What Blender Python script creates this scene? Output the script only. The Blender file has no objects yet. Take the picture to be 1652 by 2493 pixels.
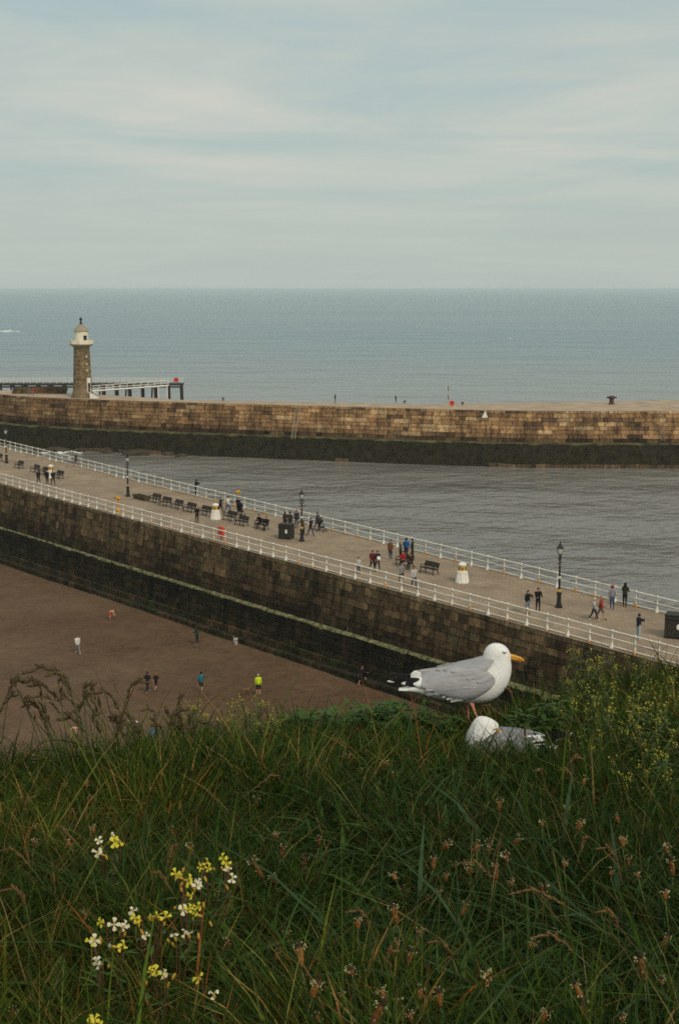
import bpy, math, random
import numpy as np
from mathutils import Vector, Matrix, noise as mnoise
random.seed(7); rng = np.random.default_rng(11)
R = math.radians
scene = bpy.context.scene
C = scene.collection

# ------------------------------------------------------------------ camera
ZC = 21.3                      # eye height above the promenade deck (deck is z = 0)
PITCH = 8.906
cam_d = bpy.data.cameras.new('camera'); cam = bpy.data.objects.new('camera', cam_d); C.objects.link(cam)
cam.location = (0, 0, ZC); cam.rotation_euler = (R(90 - PITCH), 0, 0)
cam_d.sensor_fit = 'VERTICAL'; cam_d.sensor_height = 36; cam_d.sensor_width = 24; cam_d.lens = 50
cam_d.clip_start = 0.1; cam_d.clip_end = 120000
scene.camera = cam

# ------------------------------------------------------------------ world, sun, exposure
SUN_EL, SUN_AZ = 40, 152       # azimuth clockwise from +Y (the view direction)
world = bpy.data.worlds.new('World'); scene.world = world; world.use_nodes = True
nt = world.node_tree; nt.nodes.clear()
def N(nt, typ, **kw):
    n = nt.nodes.new(typ)
    for k, v in kw.items():
        if k.startswith('_'): n.inputs[k[1:].replace('_', ' ')].default_value = v
        else: setattr(n, k, v)
    return n
def math_node(nt, op, a, b=None, c=None):
    n = nt.nodes.new('ShaderNodeMath'); n.operation = op
    for i, v in enumerate((a, b, c)):
        if v is None: continue
        if isinstance(v, (int, float)): n.inputs[i].default_value = v
        else: nt.links.new(v, n.inputs[i])
    return n.outputs[0]
def mix_node(nt, fac, a, b, blend='MIX'):
    n = nt.nodes.new('ShaderNodeMix'); n.data_type = 'RGBA'; n.blend_type = blend
    for i, v in ((0, fac), (6, a), (7, b)):
        if isinstance(v, (int, float)): n.inputs[i].default_value = v
        elif isinstance(v, (tuple, list)): n.inputs[i].default_value = (*v[:3], 1)
        else: nt.links.new(v, n.inputs[i])
    return n.outputs[2]
def ramp_node(nt, fac, stops):
    n = nt.nodes.new('ShaderNodeValToRGB'); el = n.color_ramp.elements
    while len(el) < len(stops): el.new(0.5)
    for e, (p, c) in zip(el, stops):
        e.position = p; e.color = (*c, 1) if isinstance(c, (tuple, list)) else (c, c, c, 1)
    nt.links.new(fac, n.inputs[0]); return n.outputs[0]
L = nt.links
tc = N(nt, 'ShaderNodeTexCoord'); sep = N(nt, 'ShaderNodeSeparateXYZ'); L.new(tc.outputs['Generated'], sep.inputs[0])
zz = math_node(nt, 'ADD', math_node(nt, 'MAXIMUM', sep.outputs[2], 0.0), 0.07)
cx = math_node(nt, 'DIVIDE', sep.outputs[0], zz); cy = math_node(nt, 'DIVIDE', sep.outputs[1], zz)
cmb = N(nt, 'ShaderNodeCombineXYZ'); L.new(cx, cmb.inputs[0]); L.new(cy, cmb.inputs[1])
def cloud_noise(scale, rot, stretch, detail, dist):
    mp = N(nt, 'ShaderNodeMapping'); mp.inputs['Rotation'].default_value = (0, 0, R(rot)); mp.inputs['Scale'].default_value = stretch
    L.new(cmb.outputs[0], mp.inputs[0])
    nz = N(nt, 'ShaderNodeTexNoise', _Scale=scale, _Detail=detail, _Roughness=0.55, _Distortion=dist); L.new(mp.outputs[0], nz.inputs['Vector'])
    return nz.outputs['Fac']
n1 = cloud_noise(0.62, 9, (0.75, 1.0, 1), 6, 0.7)
n2 = cloud_noise(1.5, -7, (0.8, 1.0, 1), 5, 1.0)
n3 = cloud_noise(0.25, 4, (0.9, 1.0, 1), 3, 0.3)
cl = math_node(nt, 'ADD', math_node(nt, 'MULTIPLY', n1, 0.6), math_node(nt, 'ADD', math_node(nt, 'MULTIPLY', n2, 0.22), math_node(nt, 'MULTIPLY', n3, 0.3)))
fade = N(nt, 'ShaderNodeMapRange', interpolation_type='SMOOTHSTEP'); L.new(sep.outputs[2], fade.inputs[0]); fade.inputs[1].default_value = 0.02; fade.inputs[2].default_value = 0.11; fade.inputs[3].default_value = 0.12; fade.inputs[4].default_value = 1.0
cl = math_node(nt, 'ADD', math_node(nt, 'MULTIPLY', math_node(nt, 'SUBTRACT', cl, 0.555), fade.outputs[0]), 0.545)   # distance smooths the far cloud
sky = N(nt, 'ShaderNodeTexSky', sky_type='NISHITA', sun_disc=False, sun_elevation=R(SUN_EL), sun_rotation=R(SUN_AZ), air_density=1.0, dust_density=2.5, ozone_density=1.5)
# thin overcast veil in front of the clear sky; gaps in it let the blue through
veil = ramp_node(nt, cl, [(0.42, (3.2, 4.02, 3.95)), (0.54, (3.9, 4.42, 4.1)), (0.68, (4.9, 4.95, 4.4))])
cover = ramp_node(nt, cl, [(0.38, 0.72), (0.56, 0.93)])
skycol = mix_node(nt, cover, sky.outputs[0], veil)
bg = N(nt, 'ShaderNodeBackground', _Strength=0.1); L.new(skycol, bg.inputs[0])
wo = N(nt, 'ShaderNodeOutputWorld'); L.new(bg.outputs[0], wo.inputs[0])
sun_d = bpy.data.lights.new('sun', 'SUN'); sun_d.energy = 1.5; sun_d.angle = R(14); sun_d.color = (1.0, 0.87, 0.68)
sun = bpy.data.objects.new('sun', sun_d); C.objects.link(sun); sun.location = (0, -40, 90)
sd = Vector((math.sin(R(SUN_AZ)) * math.cos(R(SUN_EL)), math.cos(R(SUN_AZ)) * math.cos(R(SUN_EL)), math.sin(R(SUN_EL))))
sun.rotation_euler = (-sd).to_track_quat('-Z', 'Y').to_euler()
vs = scene.view_settings; vs.view_transform = 'Standard'; vs.look = 'None'; vs.exposure = 0.33; vs.gamma = 1.0; vs.use_curve_mapping = False
scene.cycles.max_bounces = 6; scene.cycles.diffuse_bounces = 3; scene.cycles.volume_bounces = 2
scene.cycles.transparent_max_bounces = 8; scene.cycles.filter_width = 1.7
scene.cycles.use_denoising = False

# ------------------------------------------------------------------ helpers
F = 3462.0; CW, CH = 826.0, 1246.5
st, ct = math.sin(R(PITCH)), math.cos(R(PITCH))
def ray(px, py):
    u = (px - CW) / F; v = (CH - py) / F
    return Vector((u, ct + v * st, -st + v * ct))
def at_z(px, py, z):
    d = ray(px, py); return Vector((0, 0, ZC)) + d * ((z - ZC) / d.z)
def at_y(px, py, y):
    d = ray(px, py); return Vector((0, 0, ZC)) + d * (y / d.y)
def sm(a, b, x):
    t = np.clip((x - a) / (b - a), 0, 1); return t * t * (3 - 2 * t)

class MB:
    """collects vertices and faces for one mesh"""
    def __init__(s): s.v = []; s.f = []; s.m = []; s.mi = 0; s.tint = None
    def add(s, vs, fs):
        o = len(s.v); s.v += [tuple(p) for p in vs]
        for f in fs: s.f.append(tuple(i + o for i in f)); s.m.append(s.mi)
        return s
    def box(s, c, d, rz=0, ch=0.0):
        x, y, z = d[0] / 2, d[1] / 2, d[2] / 2; M_ = Matrix.Rotation(rz, 3, 'Z'); c = Vector(c)
        if ch <= 0:
            p = [(a * x, b * y, e * z) for a in (-1, 1) for b in (-1, 1) for e in (-1, 1)]
            f = [(0, 1, 3, 2), (4, 6, 7, 5), (0, 4, 5, 1), (2, 3, 7, 6), (0, 2, 6, 4), (1, 5, 7, 3)]
        else:
            p = []
            for e, k in ((-z, ch), (-z + ch, 0), (z - ch, 0), (z, ch)):
                X, Y = x - k, y - k
                p += [(-X, -Y, e), (X, -Y, e), (X, Y, e), (-X, Y, e)]
            f = [(3, 2, 1, 0), (12, 13, 14, 15)] + [(4 * l + i, 4 * l + (i + 1) % 4, 4 * l + 4 + (i + 1) % 4, 4 * l + 4 + i) for l in range(3) for i in range(4)]
        return s.add([c + M_ @ Vector(q) for q in p], f)
    def lathe(s, prof, seg=12, c=(0, 0, 0), rot=None, sx=1, sy=1):
        vs = []; fs = []
        for (r, z) in prof:
            for i in range(seg):
                a = 2 * math.pi * i / seg; p = Vector((r * math.cos(a) * sx, r * math.sin(a) * sy, z))
                if rot: p = rot @ p
                vs.append(Vector(c) + p)
        n = len(prof)
        for k in range(n - 1):
            for i in range(seg):
                j = (i + 1) % seg; fs.append((k * seg + i, k * seg + j, (k + 1) * seg + j, (k + 1) * seg + i))
        fs.append(tuple(reversed(range(seg)))); fs.append(tuple((n - 1) * seg + i for i in range(seg)))
        return s.add(vs, fs)
    def tube(s, pts, rad, seg=6, flat=1.0, upv=None):
        pts = [Vector(p) for p in pts]; n = len(pts)
        if not hasattr(rad, '__len__'): rad = [rad] * n
        vs = []; fs = []; u = None
        for k, p in enumerate(pts):
            t = (pts[min(k + 1, n - 1)] - pts[max(k - 1, 0)]).normalized()
            if u is None:
                u = Vector(upv) if upv else (Vector((0, 0, 1)) if abs(t.z) < 0.9 else Vector((1, 0, 0)))
            u = (u - t * u.dot(t)).normalized(); w = t.cross(u)
            for i in range(seg):
                a = 2 * math.pi * i / seg; vs.append(p + (u * math.cos(a) + w * math.sin(a) * flat) * rad[k])
        for k in range(n - 1):
            for i in range(seg):
                j = (i + 1) % seg; fs.append((k * seg + i, k * seg + j, (k + 1) * seg + j, (k + 1) * seg + i))
        fs.append(tuple(reversed(range(seg)))); fs.append(tuple((n - 1) * seg + i for i in range(seg)))
        return s.add(vs, fs)
    def ball(s, c, r, seg=8, rings=6, rot=None):
        if not hasattr(r, '__len__'): r = (r, r, r)
        prof = [(math.sin(math.pi * (0.02 + 0.96 * k / rings)), -math.cos(math.pi * (0.02 + 0.96 * k / rings))) for k in range(rings + 1)]
        vs = []; o = Matrix.Identity(3) if rot is None else rot
        for (q, z) in prof:
            for i in range(seg):
                a = 2 * math.pi * i / seg; vs.append(Vector(c) + o @ Vector((q * math.cos(a) * r[0], q * math.sin(a) * r[1], z * r[2])))
        fs = [(k * seg + i, k * seg + (i + 1) % seg, (k + 1) * seg + (i + 1) % seg, (k + 1) * seg + i) for k in range(rings) for i in range(seg)]
        fs.append(tuple(reversed(range(seg)))); fs.append(tuple(rings * seg + i for i in range(seg)))
        return s.add(vs, fs)
    def grid(s, P):                                # P[i][j] points
        n, m = len(P), len(P[0]); vs = [p for row in P for p in row]
        return s.add(vs, [(i * m + j, i * m + j + 1, (i + 1) * m + j + 1, (i + 1) * m + j) for i in range(n - 1) for j in range(m - 1)])
    def mesh(s, name, mats, smooth=False, tint=None):
        me = bpy.data.meshes.new(name); me.from_pydata(s.v, [], s.f)
        for m_ in (mats if isinstance(mats, (list, tuple)) else [mats]): me.materials.append(m_)
        me.polygons.foreach_set('material_index', s.m)
        if smooth: me.polygons.foreach_set('use_smooth', [True] * len(s.f))
        if tint is not None:
            a = me.attributes.new('tint', 'FLOAT_COLOR', 'POINT'); t = np.asarray(tint, dtype=np.float32)
            if t.ndim == 1: t = np.tile(t, (len(s.v), 1))
            a.data.foreach_set('color', np.hstack([t[:, :3], np.ones((len(t), 1), np.float32)]).astype(np.float32).ravel())
        me.update(); return me
    def build(s, name, mats, parent=None, smooth=False, tint=None):
        return link(name, s.mesh(name, mats, smooth, tint), parent)
def link(name, me, parent=None, loc=None, rz=None):
    o = bpy.data.objects.new(name, me); C.objects.link(o); o.parent = parent
    if loc is not None: o.location = loc
    if rz is not None: o.rotation_euler = (0, 0, rz)
    return o
def empty(name, loc=(0, 0, 0), rz=0): return link(name, None, None, loc, rz)
def tag(o, label=None, cat=None, group=None, kind=None):
    for k, v in (('label', label), ('category', cat), ('group', group), ('kind', kind)):
        if v: o[k] = v
    return o
def thing(name, label, cat, loc=(0, 0, 0), rz=0, group=None): return tag(empty(name, loc, rz), label, cat, group)
def copy_tree(o, parent=None):
    c = o.copy(); C.objects.link(c); c.parent = parent
    for ch in list(o.children): copy_tree(ch, c)
    return c

def mat(name, col, rough=0.8, var=0.25, scale=6.0, bump=0.0, bscale=None, attr=False, spec=0.3, metal=0.0, col2=None, stretch=None, detail=5, objrand=0.0, translucent=0.0, obj_coord=True):
    m = bpy.data.materials.new(name); m.use_nodes = True; t = m.node_tree; b = t.nodes['Principled BSDF']
    tcn = N(t, 'ShaderNodeTexCoord'); vec = tcn.outputs['Object']
    if stretch:
        mp = N(t, 'ShaderNodeMapping'); mp.inputs['Scale'].default_value = stretch; t.links.new(vec, mp.inputs[0]); vec = mp.outputs[0]
    nz = N(t, 'ShaderNodeTexNoise', _Scale=scale, _Detail=detail, _Roughness=0.6); t.links.new(vec, nz.inputs['Vector'])
    lo = tuple(c * (1 - var) for c in col); hi = col2 if col2 else tuple(min(1, c * (1 + var)) for c in col)
    c = ramp_node(t, nz.outputs['Fac'], [(0.3, lo), (0.7, hi)])
    if attr:
        at = N(t, 'ShaderNodeAttribute', attribute_name='tint'); c = mix_node(t, 1.0, c, at.outputs['Color'], 'MULTIPLY')
    if objrand:
        oi = N(t, 'ShaderNodeObjectInfo'); k = math_node(t, 'ADD', math_node(t, 'MULTIPLY', oi.outputs['Random'], objrand), 1 - objrand / 2)
        cm = N(t, 'ShaderNodeCombineColor'); [t.links.new(k, cm.inputs[i]) for i in range(3)]
        c = mix_node(t, 1.0, c, cm.outputs[0], 'MULTIPLY')
    t.links.new(c, b.inputs['Base Color'])
    b.inputs['Roughness'].default_value = rough; b.inputs['Specular IOR Level'].default_value = spec; b.inputs['Metallic'].default_value = metal
    if bump:
        nb = N(t, 'ShaderNodeTexNoise', _Scale=bscale or scale * 3, _Detail=4, _Roughness=0.6); t.links.new(vec, nb.inputs['Vector'])
        bp = N(t, 'ShaderNodeBump', _Strength=1.0, _Distance=bump); t.links.new(nb.outputs['Fac'], bp.inputs['Height']); t.links.new(bp.outputs[0], b.inputs['Normal'])
    if translucent:
        tr = N(t, 'ShaderNodeBsdfTranslucent'); t.links.new(c, tr.inputs[0]); ms = N(t, 'ShaderNodeMixShader', _Fac=translucent)
        t.links.new(b.outputs[0], ms.inputs[1]); t.links.new(tr.outputs[0], ms.inputs[2]); t.links.new(ms.outputs[0], t.nodes['Material Output'].inputs[0])
    return m
def nodes_of(m): return m.node_tree, m.node_tree.nodes['Principled BSDF']

MAT = {}
MAT['deck'] = mat('deck_paving', (0.325, 0.245, 0.175), 0.9, 0.24, 0.32, 0.012, 5.0, detail=9, spec=0.15)
t, b = nodes_of(MAT['deck'])       # stone setts: fine joints and odd darker setts
tcn = N(t, 'ShaderNodeTexCoord'); mp = N(t, 'ShaderNodeMapping'); mp.inputs['Rotation'].default_value = (0, 0, R(53.7)); t.links.new(tcn.outputs['Object'], mp.inputs[0])
br = N(t, 'ShaderNodeTexBrick', _Scale=1.0, _Mortar_Size=0.02, _Brick_Width=0.42, _Row_Height=0.2); br.inputs['Color1'].default_value = (0.78, 0.78, 0.78, 1); br.inputs['Color2'].default_value = (1.12, 1.1, 1.06, 1); br.inputs['Mortar'].default_value = (0.62, 0.6, 0.58, 1)
t.links.new(mp.outputs[0], br.inputs['Vector'])
old = b.inputs['Base Color'].links[0].from_socket; t.links.new(mix_node(t, 0.8, old, br.outputs['Color'], 'MULTIPLY'), b.inputs['Base Color'])
MAT['core'] = mat('mortar_core', (0.028, 0.02, 0.013), 0.95, 0.4, 2.0)
MAT['stone'] = mat('sandstone_block', (0.72, 0.72, 0.72), 0.9, 0.42, 2.6, 0.03, 7.0, attr=True, col2=(1.25, 1.22, 1.15), spec=0.15)
t, b = nodes_of(MAT['stone'])
tcn = N(t, 'ShaderNodeTexCoord'); mp = N(t, 'ShaderNodeMapping'); mp.inputs['Scale'].default_value = (1.3, 1.3, 0.16); t.links.new(tcn.outputs['Object'], mp.inputs[0])
na = N(t, 'ShaderNodeTexNoise', _Scale=0.22, _Detail=5.0, _Roughness=0.6); t.links.new(tcn.outputs['Object'], na.inputs['Vector'])
nb_ = N(t, 'ShaderNodeTexNoise', _Scale=1.0, _Detail=4.0, _Roughness=0.6); t.links.new(mp.outputs[0], nb_.inputs['Vector'])
old = b.inputs['Base Color'].links[0].from_socket
c1 = mix_node(t, 1.0, old, ramp_node(t, na.outputs['Fac'], [(0.32, (0.62, 0.6, 0.58)), (0.66, (1.2, 1.18, 1.12))]), 'MULTIPLY')
t.links.new(mix_node(t, 1.0, c1, ramp_node(t, nb_.outputs['Fac'], [(0.36, (0.5, 0.5, 0.48)), (0.52, (1, 1, 1)), (0.72, (1.25, 1.2, 1.1))]), 'MULTIPLY'), b.inputs['Base Color'])
MAT['algae_wall'] = mat('wet_algae_wall', (0.014, 0.013, 0.007), 0.85, 0.5, 0.9, 0.06, 2.2, col2=(0.034, 0.028, 0.014), spec=0.1)
MAT['ledge'] = mat('algae_ledge', (0.05, 0.062, 0.014), 0.9, 0.7, 2.2, 0.05, 4.0, col2=(0.30, 0.29, 0.15), spec=0.1, detail=8)
MAT['green_ledge'] = mat('green_ledge', (0.025, 0.028, 0.011), 0.9, 0.5, 0.5, 0.03, col2=(0.12, 0.11, 0.045))
MAT['epier_deck'] = mat('east_pier_deck', (0.40, 0.30, 0.21), 0.9, 0.25, 0.35, 0.02, 2.0)
MAT['sand'] = mat('damp_sand', (0.125, 0.078, 0.046), 0.9, 0.14, 0.35, 0.03, 1.6, detail=9, spec=0.2)
MAT['white_paint'] = mat('white_paint', (0.72, 0.70, 0.62), 0.6, 0.1, 3.0)
t, b = nodes_of(MAT['white_paint'])  # rust weeping at the foot of some posts
tcn = N(t, 'ShaderNodeTexCoord'); sp = N(t, 'ShaderNodeSeparateXYZ'); t.links.new(tcn.outputs['Object'], sp.inputs[0])
oi = N(t, 'ShaderNodeObjectInfo'); nz = N(t, 'ShaderNodeTexNoise', _Scale=9.0); t.links.new(tcn.outputs['Object'], nz.inputs['Vector'])
hz_ = math_node(t, 'MULTIPLY', oi.outputs['Random'], 0.62)
f_ = math_node(t, 'SUBTRACT', math_node(t, 'ADD', math_node(t, 'SUBTRACT', hz_, 0.30), math_node(t, 'MULTIPLY', nz.outputs['Fac'], 0.35)), sp.outputs[2])
f_ = math_node(t, 'MULTIPLY', f_, 4.0); cl_ = N(t, 'ShaderNodeClamp'); t.links.new(f_, cl_.inputs[0])
old = b.inputs['Base Color'].links[0].from_socket; t.links.new(mix_node(t, cl_.outputs[0], old, (0.42, 0.2, 0.05)), b.inputs['Base Color'])
MAT['rail_paint'] = mat('rail_paint', (0.76, 0.73, 0.63), 0.6, 0.2, 2.0)
MAT['plain_white'] = mat('plain_white', (0.74, 0.72, 0.66), 0.6, 0.08, 5.0)
MAT['ladder'] = mat('ladder_iron', (0.27, 0.22, 0.16), 0.8, 0.3, 2.0)
MAT['cream'] = mat('cream_paint', (0.76, 0.70, 0.56), 0.65, 0.12, 1.2)
MAT['iron'] = mat('black_iron', (0.012, 0.014, 0.014), 0.45, 0.3, 8, spec=0.4)
MAT['gold'] = mat('gold_paint', (0.55, 0.33, 0.05), 0.5, 0.15, 8)
MAT['glass'] = mat('lantern_glass', (0.55, 0.58, 0.56), 0.2, 0.08, 8, spec=0.5)
MAT['bench_wood'] = mat('dark_bench_wood', (0.017, 0.013, 0.012), 0.6, 0.35, 12, spec=0.35)
MAT['brown_wood'] = mat('weathered_brown_wood', (0.07, 0.05, 0.028), 0.85, 0.35, 6)
MAT['bin_wood'] = mat('dark_bin_slats', (0.035, 0.033, 0.026), 0.7, 0.3, 8)
MAT['red'] = mat('red_plastic', (0.55, 0.055, 0.025), 0.5, 0.1, 5)
MAT['yellow'] = mat('yellow_telescope_paint', (0.55, 0.27, 0.015), 0.5, 0.12, 6)
MAT['timber'] = mat('tarred_timber', (0.035, 0.03, 0.026), 0.85, 0.35, 3)
MAT['rust'] = mat('rusty_iron', (0.075, 0.035, 0.025), 0.85, 0.4, 8, 0.01)
MAT['lh_stone'] = mat('lighthouse_stone', (0.21, 0.155, 0.09), 0.9, 0.35, 1.4, 0.02, attr=True, spec=0.15)
MAT['roof_stone'] = mat('lantern_roof', (0.30, 0.25, 0.17), 0.8, 0.2, 2)
MAT['rock'] = mat('dark_rock', (0.05, 0.038, 0.024), 0.9, 0.5, 1.0, 0.06, 3)
MAT['foam'] = mat('sea_foam', (0.78, 0.8, 0.78), 0.7, 0.12, 3, 0.05, 5)
MAT['soil'] = mat('cliff_soil', (0.028, 0.03, 0.012), 0.95, 0.5, 9, 0.03)
MAT['grass'] = mat('grass_blade', (0.8, 0.8, 0.8), 0.75, 0.2, 30, attr=True, col2=(1.15, 1.15, 1.1), spec=0.08, translucent=0.28)

# ------------------------------------------------------------------ water, beach, cliff top
WATER = -10.8
sea_m = bpy.data.materials.new('sea_water'); sea_m.use_nodes = True; t, b = nodes_of(sea_m)
b.inputs['Roughness'].default_value = 0.16; b.inputs['IOR'].default_value = 1.33
tcn = N(t, 'ShaderNodeTexCoord')
def wnoise(scale, sx, sy, rot, det):
    mp = N(t, 'ShaderNodeMapping'); mp.inputs['Scale'].default_value = (sx, sy, 1); mp.inputs['Rotation'].default_value = (0, 0, R(rot)); t.links.new(tcn.outputs['Object'], mp.inputs[0])
    nz = N(t, 'ShaderNodeTexNoise', _Scale=scale, _Detail=det, _Roughness=0.55); t.links.new(mp.outputs[0], nz.inputs['Vector']); return nz.outputs['Fac']
w1, w2, w3, w4 = wnoise(0.22, 0.85, 1.0, 12, 2), wnoise(0.9, 0.85, 1.0, -14, 3), wnoise(0.03, 0.6, 1.0, 6, 2), wnoise(0.0035, 0.35, 1.0, 4, 4)
h = math_node(t, 'ADD', math_node(t, 'MULTIPLY', w1, 1.5), math_node(t, 'ADD', math_node(t, 'MULTIPLY', w2, 0.55), math_node(t, 'MULTIPLY', w3, 6.5)))
wind = ramp_node(t, w4, [(0.35, 0.5), (0.65, 1.0)])                      # calmer and rougher lanes
bp = N(t, 'ShaderNodeBump', _Strength=1.0, _Distance=1.0); t.links.new(math_node(t, 'MULTIPLY', wind, 1.0), bp.inputs['Strength']); t.links.new(h, bp.inputs['Height']); t.links.new(bp.outputs[0], b.inputs['Normal'])
spw = N(t, 'ShaderNodeSeparateXYZ'); t.links.new(tcn.outputs['Object'], spw.inputs[0])
off_ = N(t, 'ShaderNodeMapRange', interpolation_type='SMOOTHSTEP'); t.links.new(spw.outputs[1], off_.inputs[0]); off_.inputs[1].default_value = 255; off_.inputs[2].default_value = 900
silt = mix_node(t, off_.outputs[0], (0.20, 0.188, 0.172), (0.022, 0.10, 0.135))     # silty harbour, clearer blue-green sea outside
t.links.new(mix_node(t, 1.0, silt, ramp_node(t, w4, [(0.3, 0.8), (0.7, 1.2)]), 'MULTIPLY'), b.inputs['Base Color'])
S = 30000
sea = MB().add([(-S, -200, WATER), (S, -200, WATER), (S, 2 * S, WATER), (-S, 2 * S, WATER)], [(0, 1, 2, 3)]).build('sea', sea_m)
tag(sea, kind='structure')

A0 = Vector((-37.7, 156.4, 0)); DA = Vector((0.59155, -0.80627, 0)); NA = Vector((-0.80627, -0.59155, 0))     # near edge of the promenade, outward normal
B0 = Vector((-46.4, 193.6, 0)); DB = Vector((68.2, -101.5, 0)).normalized(); NB = Vector((-DB.y, DB.x, 0))
def ledge_z(s): return -4.72 + 0.0108 * s
def base_z(s): return -8.25 + 0.018 * s
# beach: heightfield following the foot of the wall
def beach_z(p):
    s = (p - A0).dot(DA); o = (p - A0).dot(NA)
    return base_z(s) - 0.006 * o + 0.12 * mnoise.noise(p * 0.05) + 0.03 * mnoise.noise(p * 0.35)
def beach_z_xy(x, y): return beach_z(Vector((x, y, 0)))
P = []
for i in range(120):
    s = -140 + i * 2.4; row = []
    for j in range(60):
        o = -1.0 + (j ** 1.3) * 0.55; p = A0 + DA * s + NA * o; row.append((p.x, p.y, beach_z(p)))
    P.append(row)
beach = MB().grid(P).build('beach', MAT['sand'], smooth=True); tag(beach, kind='structure')
# footprints and ripples: darker damp patches belong to the sand material
t, b = nodes_of(MAT['sand'])
tcn = N(t, 'ShaderNodeTexCoord'); nz = N(t, 'ShaderNodeTexNoise', _Scale=0.06, _Detail=4.0, _Roughness=0.6); t.links.new(tcn.outputs['Object'], nz.inputs['Vector'])
n4 = N(t, 'ShaderNodeTexNoise', _Scale=1.3, _Detail=6.0, _Roughness=0.78); t.links.new(tcn.outputs['Object'], n4.inputs['Vector'])
old = b.inputs['Base Color'].links[0].from_socket
c1 = mix_node(t, 1.0, old, ramp_node(t, nz.outputs['Fac'], [(0.35, (0.84, 0.74, 0.66)), (0.65, (1.14, 1.12, 1.12))]), 'MULTIPLY')
vo = N(t, 'ShaderNodeTexVoronoi', _Scale=1.15, _Randomness=1.0); t.links.new(tcn.outputs['Object'], vo.inputs['Vector'])
nm_ = N(t, 'ShaderNodeTexNoise', _Scale=0.11, _Detail=3.0); t.links.new(tcn.outputs['Object'], nm_.inputs['Vector'])
dent = math_node(t, 'MULTIPLY', ramp_node(t, vo.outputs['Distance'], [(0.1, 1.0), (0.3, 0.0)]), ramp_node(t, nm_.outputs['Fac'], [(0.45, 0.0), (0.6, 1.0)]))
ob = [n for n in t.nodes if n.type == 'BUMP'][0]; bp2 = N(t, 'ShaderNodeBump', _Strength=1.0, _Distance=0.12, invert=True); t.links.new(dent, bp2.inputs['Height']); t.links.new(ob.outputs[0], bp2.inputs['Normal']); t.links.new(bp2.outputs[0], b.inputs['Normal'])
c1 = mix_node(t, 1.0, c1, ramp_node(t, n4.outputs['Fac'], [(0.3, 0.66), (0.5, 1.0), (0.72, 1.25)]), 'MULTIPLY')
t.links.new(c1, b.inputs['Base Color'])

def brow(x): return 5.15 + 0.85 * sm(-0.9, 0.1, x) + 0.75 * sm(0.5, 1.5, x)
def ground_drop(x, y):
    x = np.asarray(x, float); y = np.asarray(y, float)
    d = 1.62 + 0.105 * (y - 2.65)
    d = d + 0.015 * (1 - sm(-1.0, -0.35, x))
    d = d - 0.04 * sm(0.7, 1.5, x) * sm(4.0, 5.6, y)
    d = d - 0.085 * np.exp(-((x - 0.6) ** 2 + (y - 5.95) ** 2) / 0.09)
    d = d + 0.025 * np.sin(x * 5.1 + 1) * np.sin(y * 4.3) + 0.012 * np.sin(x * 13 + y * 7)
    yy = np.maximum(y - brow(x), 0)
    return d + 1.1 * yy ** 1.3
def G(x, y): return ZC - ground_drop(x, y)
gx = np.concatenate([np.linspace(-16, -2.6, 12), np.linspace(-2.4, 2.4, 61), np.linspace(2.6, 16, 12)]); gy = np.concatenate([np.linspace(-6, 0.8, 8), np.linspace(1, 8, 88), np.linspace(8.3, 45, 24)])
P = [[(float(x), float(y), float(max(G(x, y), -9.5))) for y in gy] for x in gx]
terrain = MB().grid(P).build('cliff_top', MAT['soil'], smooth=True); tag(terrain, kind='structure')

# ------------------------------------------------------------------ stone walls
def stone_block(c00, c10, c11, c01, nrm, proud, back, ch):
    """one block from its four face corners; chamfered front, uneven faces"""
    j = lambda a: Vector((random.uniform(-a, a), random.uniform(-a, a), random.uniform(-a, a)))
    q = [Vector(p) for p in (c00, c10, c11, c01)]; cen = sum(q, Vector()) / 4
    f0 = [p - nrm * back for p in q]; f1 = [p + nrm * (proud - ch) for p in q]
    f2 = [p + (cen - p).normalized() * ch * 1.3 + nrm * proud + j(ch * 0.35) for p in q]
    f = [(4 * l + i, 4 * l + (i + 1) % 4, 4 * l + 4 + (i + 1) % 4, 4 * l + 4 + i) for l in range(2) for i in range(4)] + [(8, 9, 10, 11)]
    return f0 + f1 + f2, f
def courses(line, s0, s1, zs, lmin, lmax, outset, gap, tintf, proud, ch):
    """line(s, z) -> point on the wall face; zs = list of (zlow(s), zhigh(s)); yields blocks with a size score"""
    out = []
    for ci, (zl, zh) in enumerate(zs):
        s = s0 + random.uniform(-lmax, 0)
        while s < s1:
            ln = random.uniform(lmin, lmax); e = s + ln; a, b_ = s + gap, e - gap
            q = [line(a, zl(a) + gap), line(b_, zl(b_) + gap), line(b_, zh(b_) - gap), line(a, zh(a) - gap)]
            n = (q[1][0] - q[0][0]).cross(q[3][0] - q[0][0]).normalized()
            if n.dot(q[0][1]) < 0: n = -n
            vs, fs = stone_block(*[x[0] for x in q], q[0][1], proud + random.uniform(-0.5, 0.6) * proud, 0.25, ch)
            cen = (vs[8] + vs[10]) / 2
            r = cen - Vector((0, 0, ZC)); px = CW + F * r.x / (r.y * ct - r.z * st)
            inview = -15 < px < 1667
            out.append((inview * (ln * 1.0) / r.length, vs, fs, tintf(s, ci, cen)))
            s = e
    return out
def place_blocks(blocks, parent, material, name='block', limit=300, mass='block_mass'):
    blocks.sort(key=lambda b_: -b_[0])
    for sc_, vs, fs, tn in blocks[:limit]:
        MB().add(vs, fs).build(name, material, parent, tint=tn)
    rest = blocks[limit:]
    if rest:
        m = MB(); tn = []
        for sc_, vs, fs, tc_ in rest: m.add(vs, fs); tn += [tc_] * len(vs)
        o = m.build(mass, material, parent, tint=np.array(tn)); o['kind'] = 'stuff'

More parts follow.
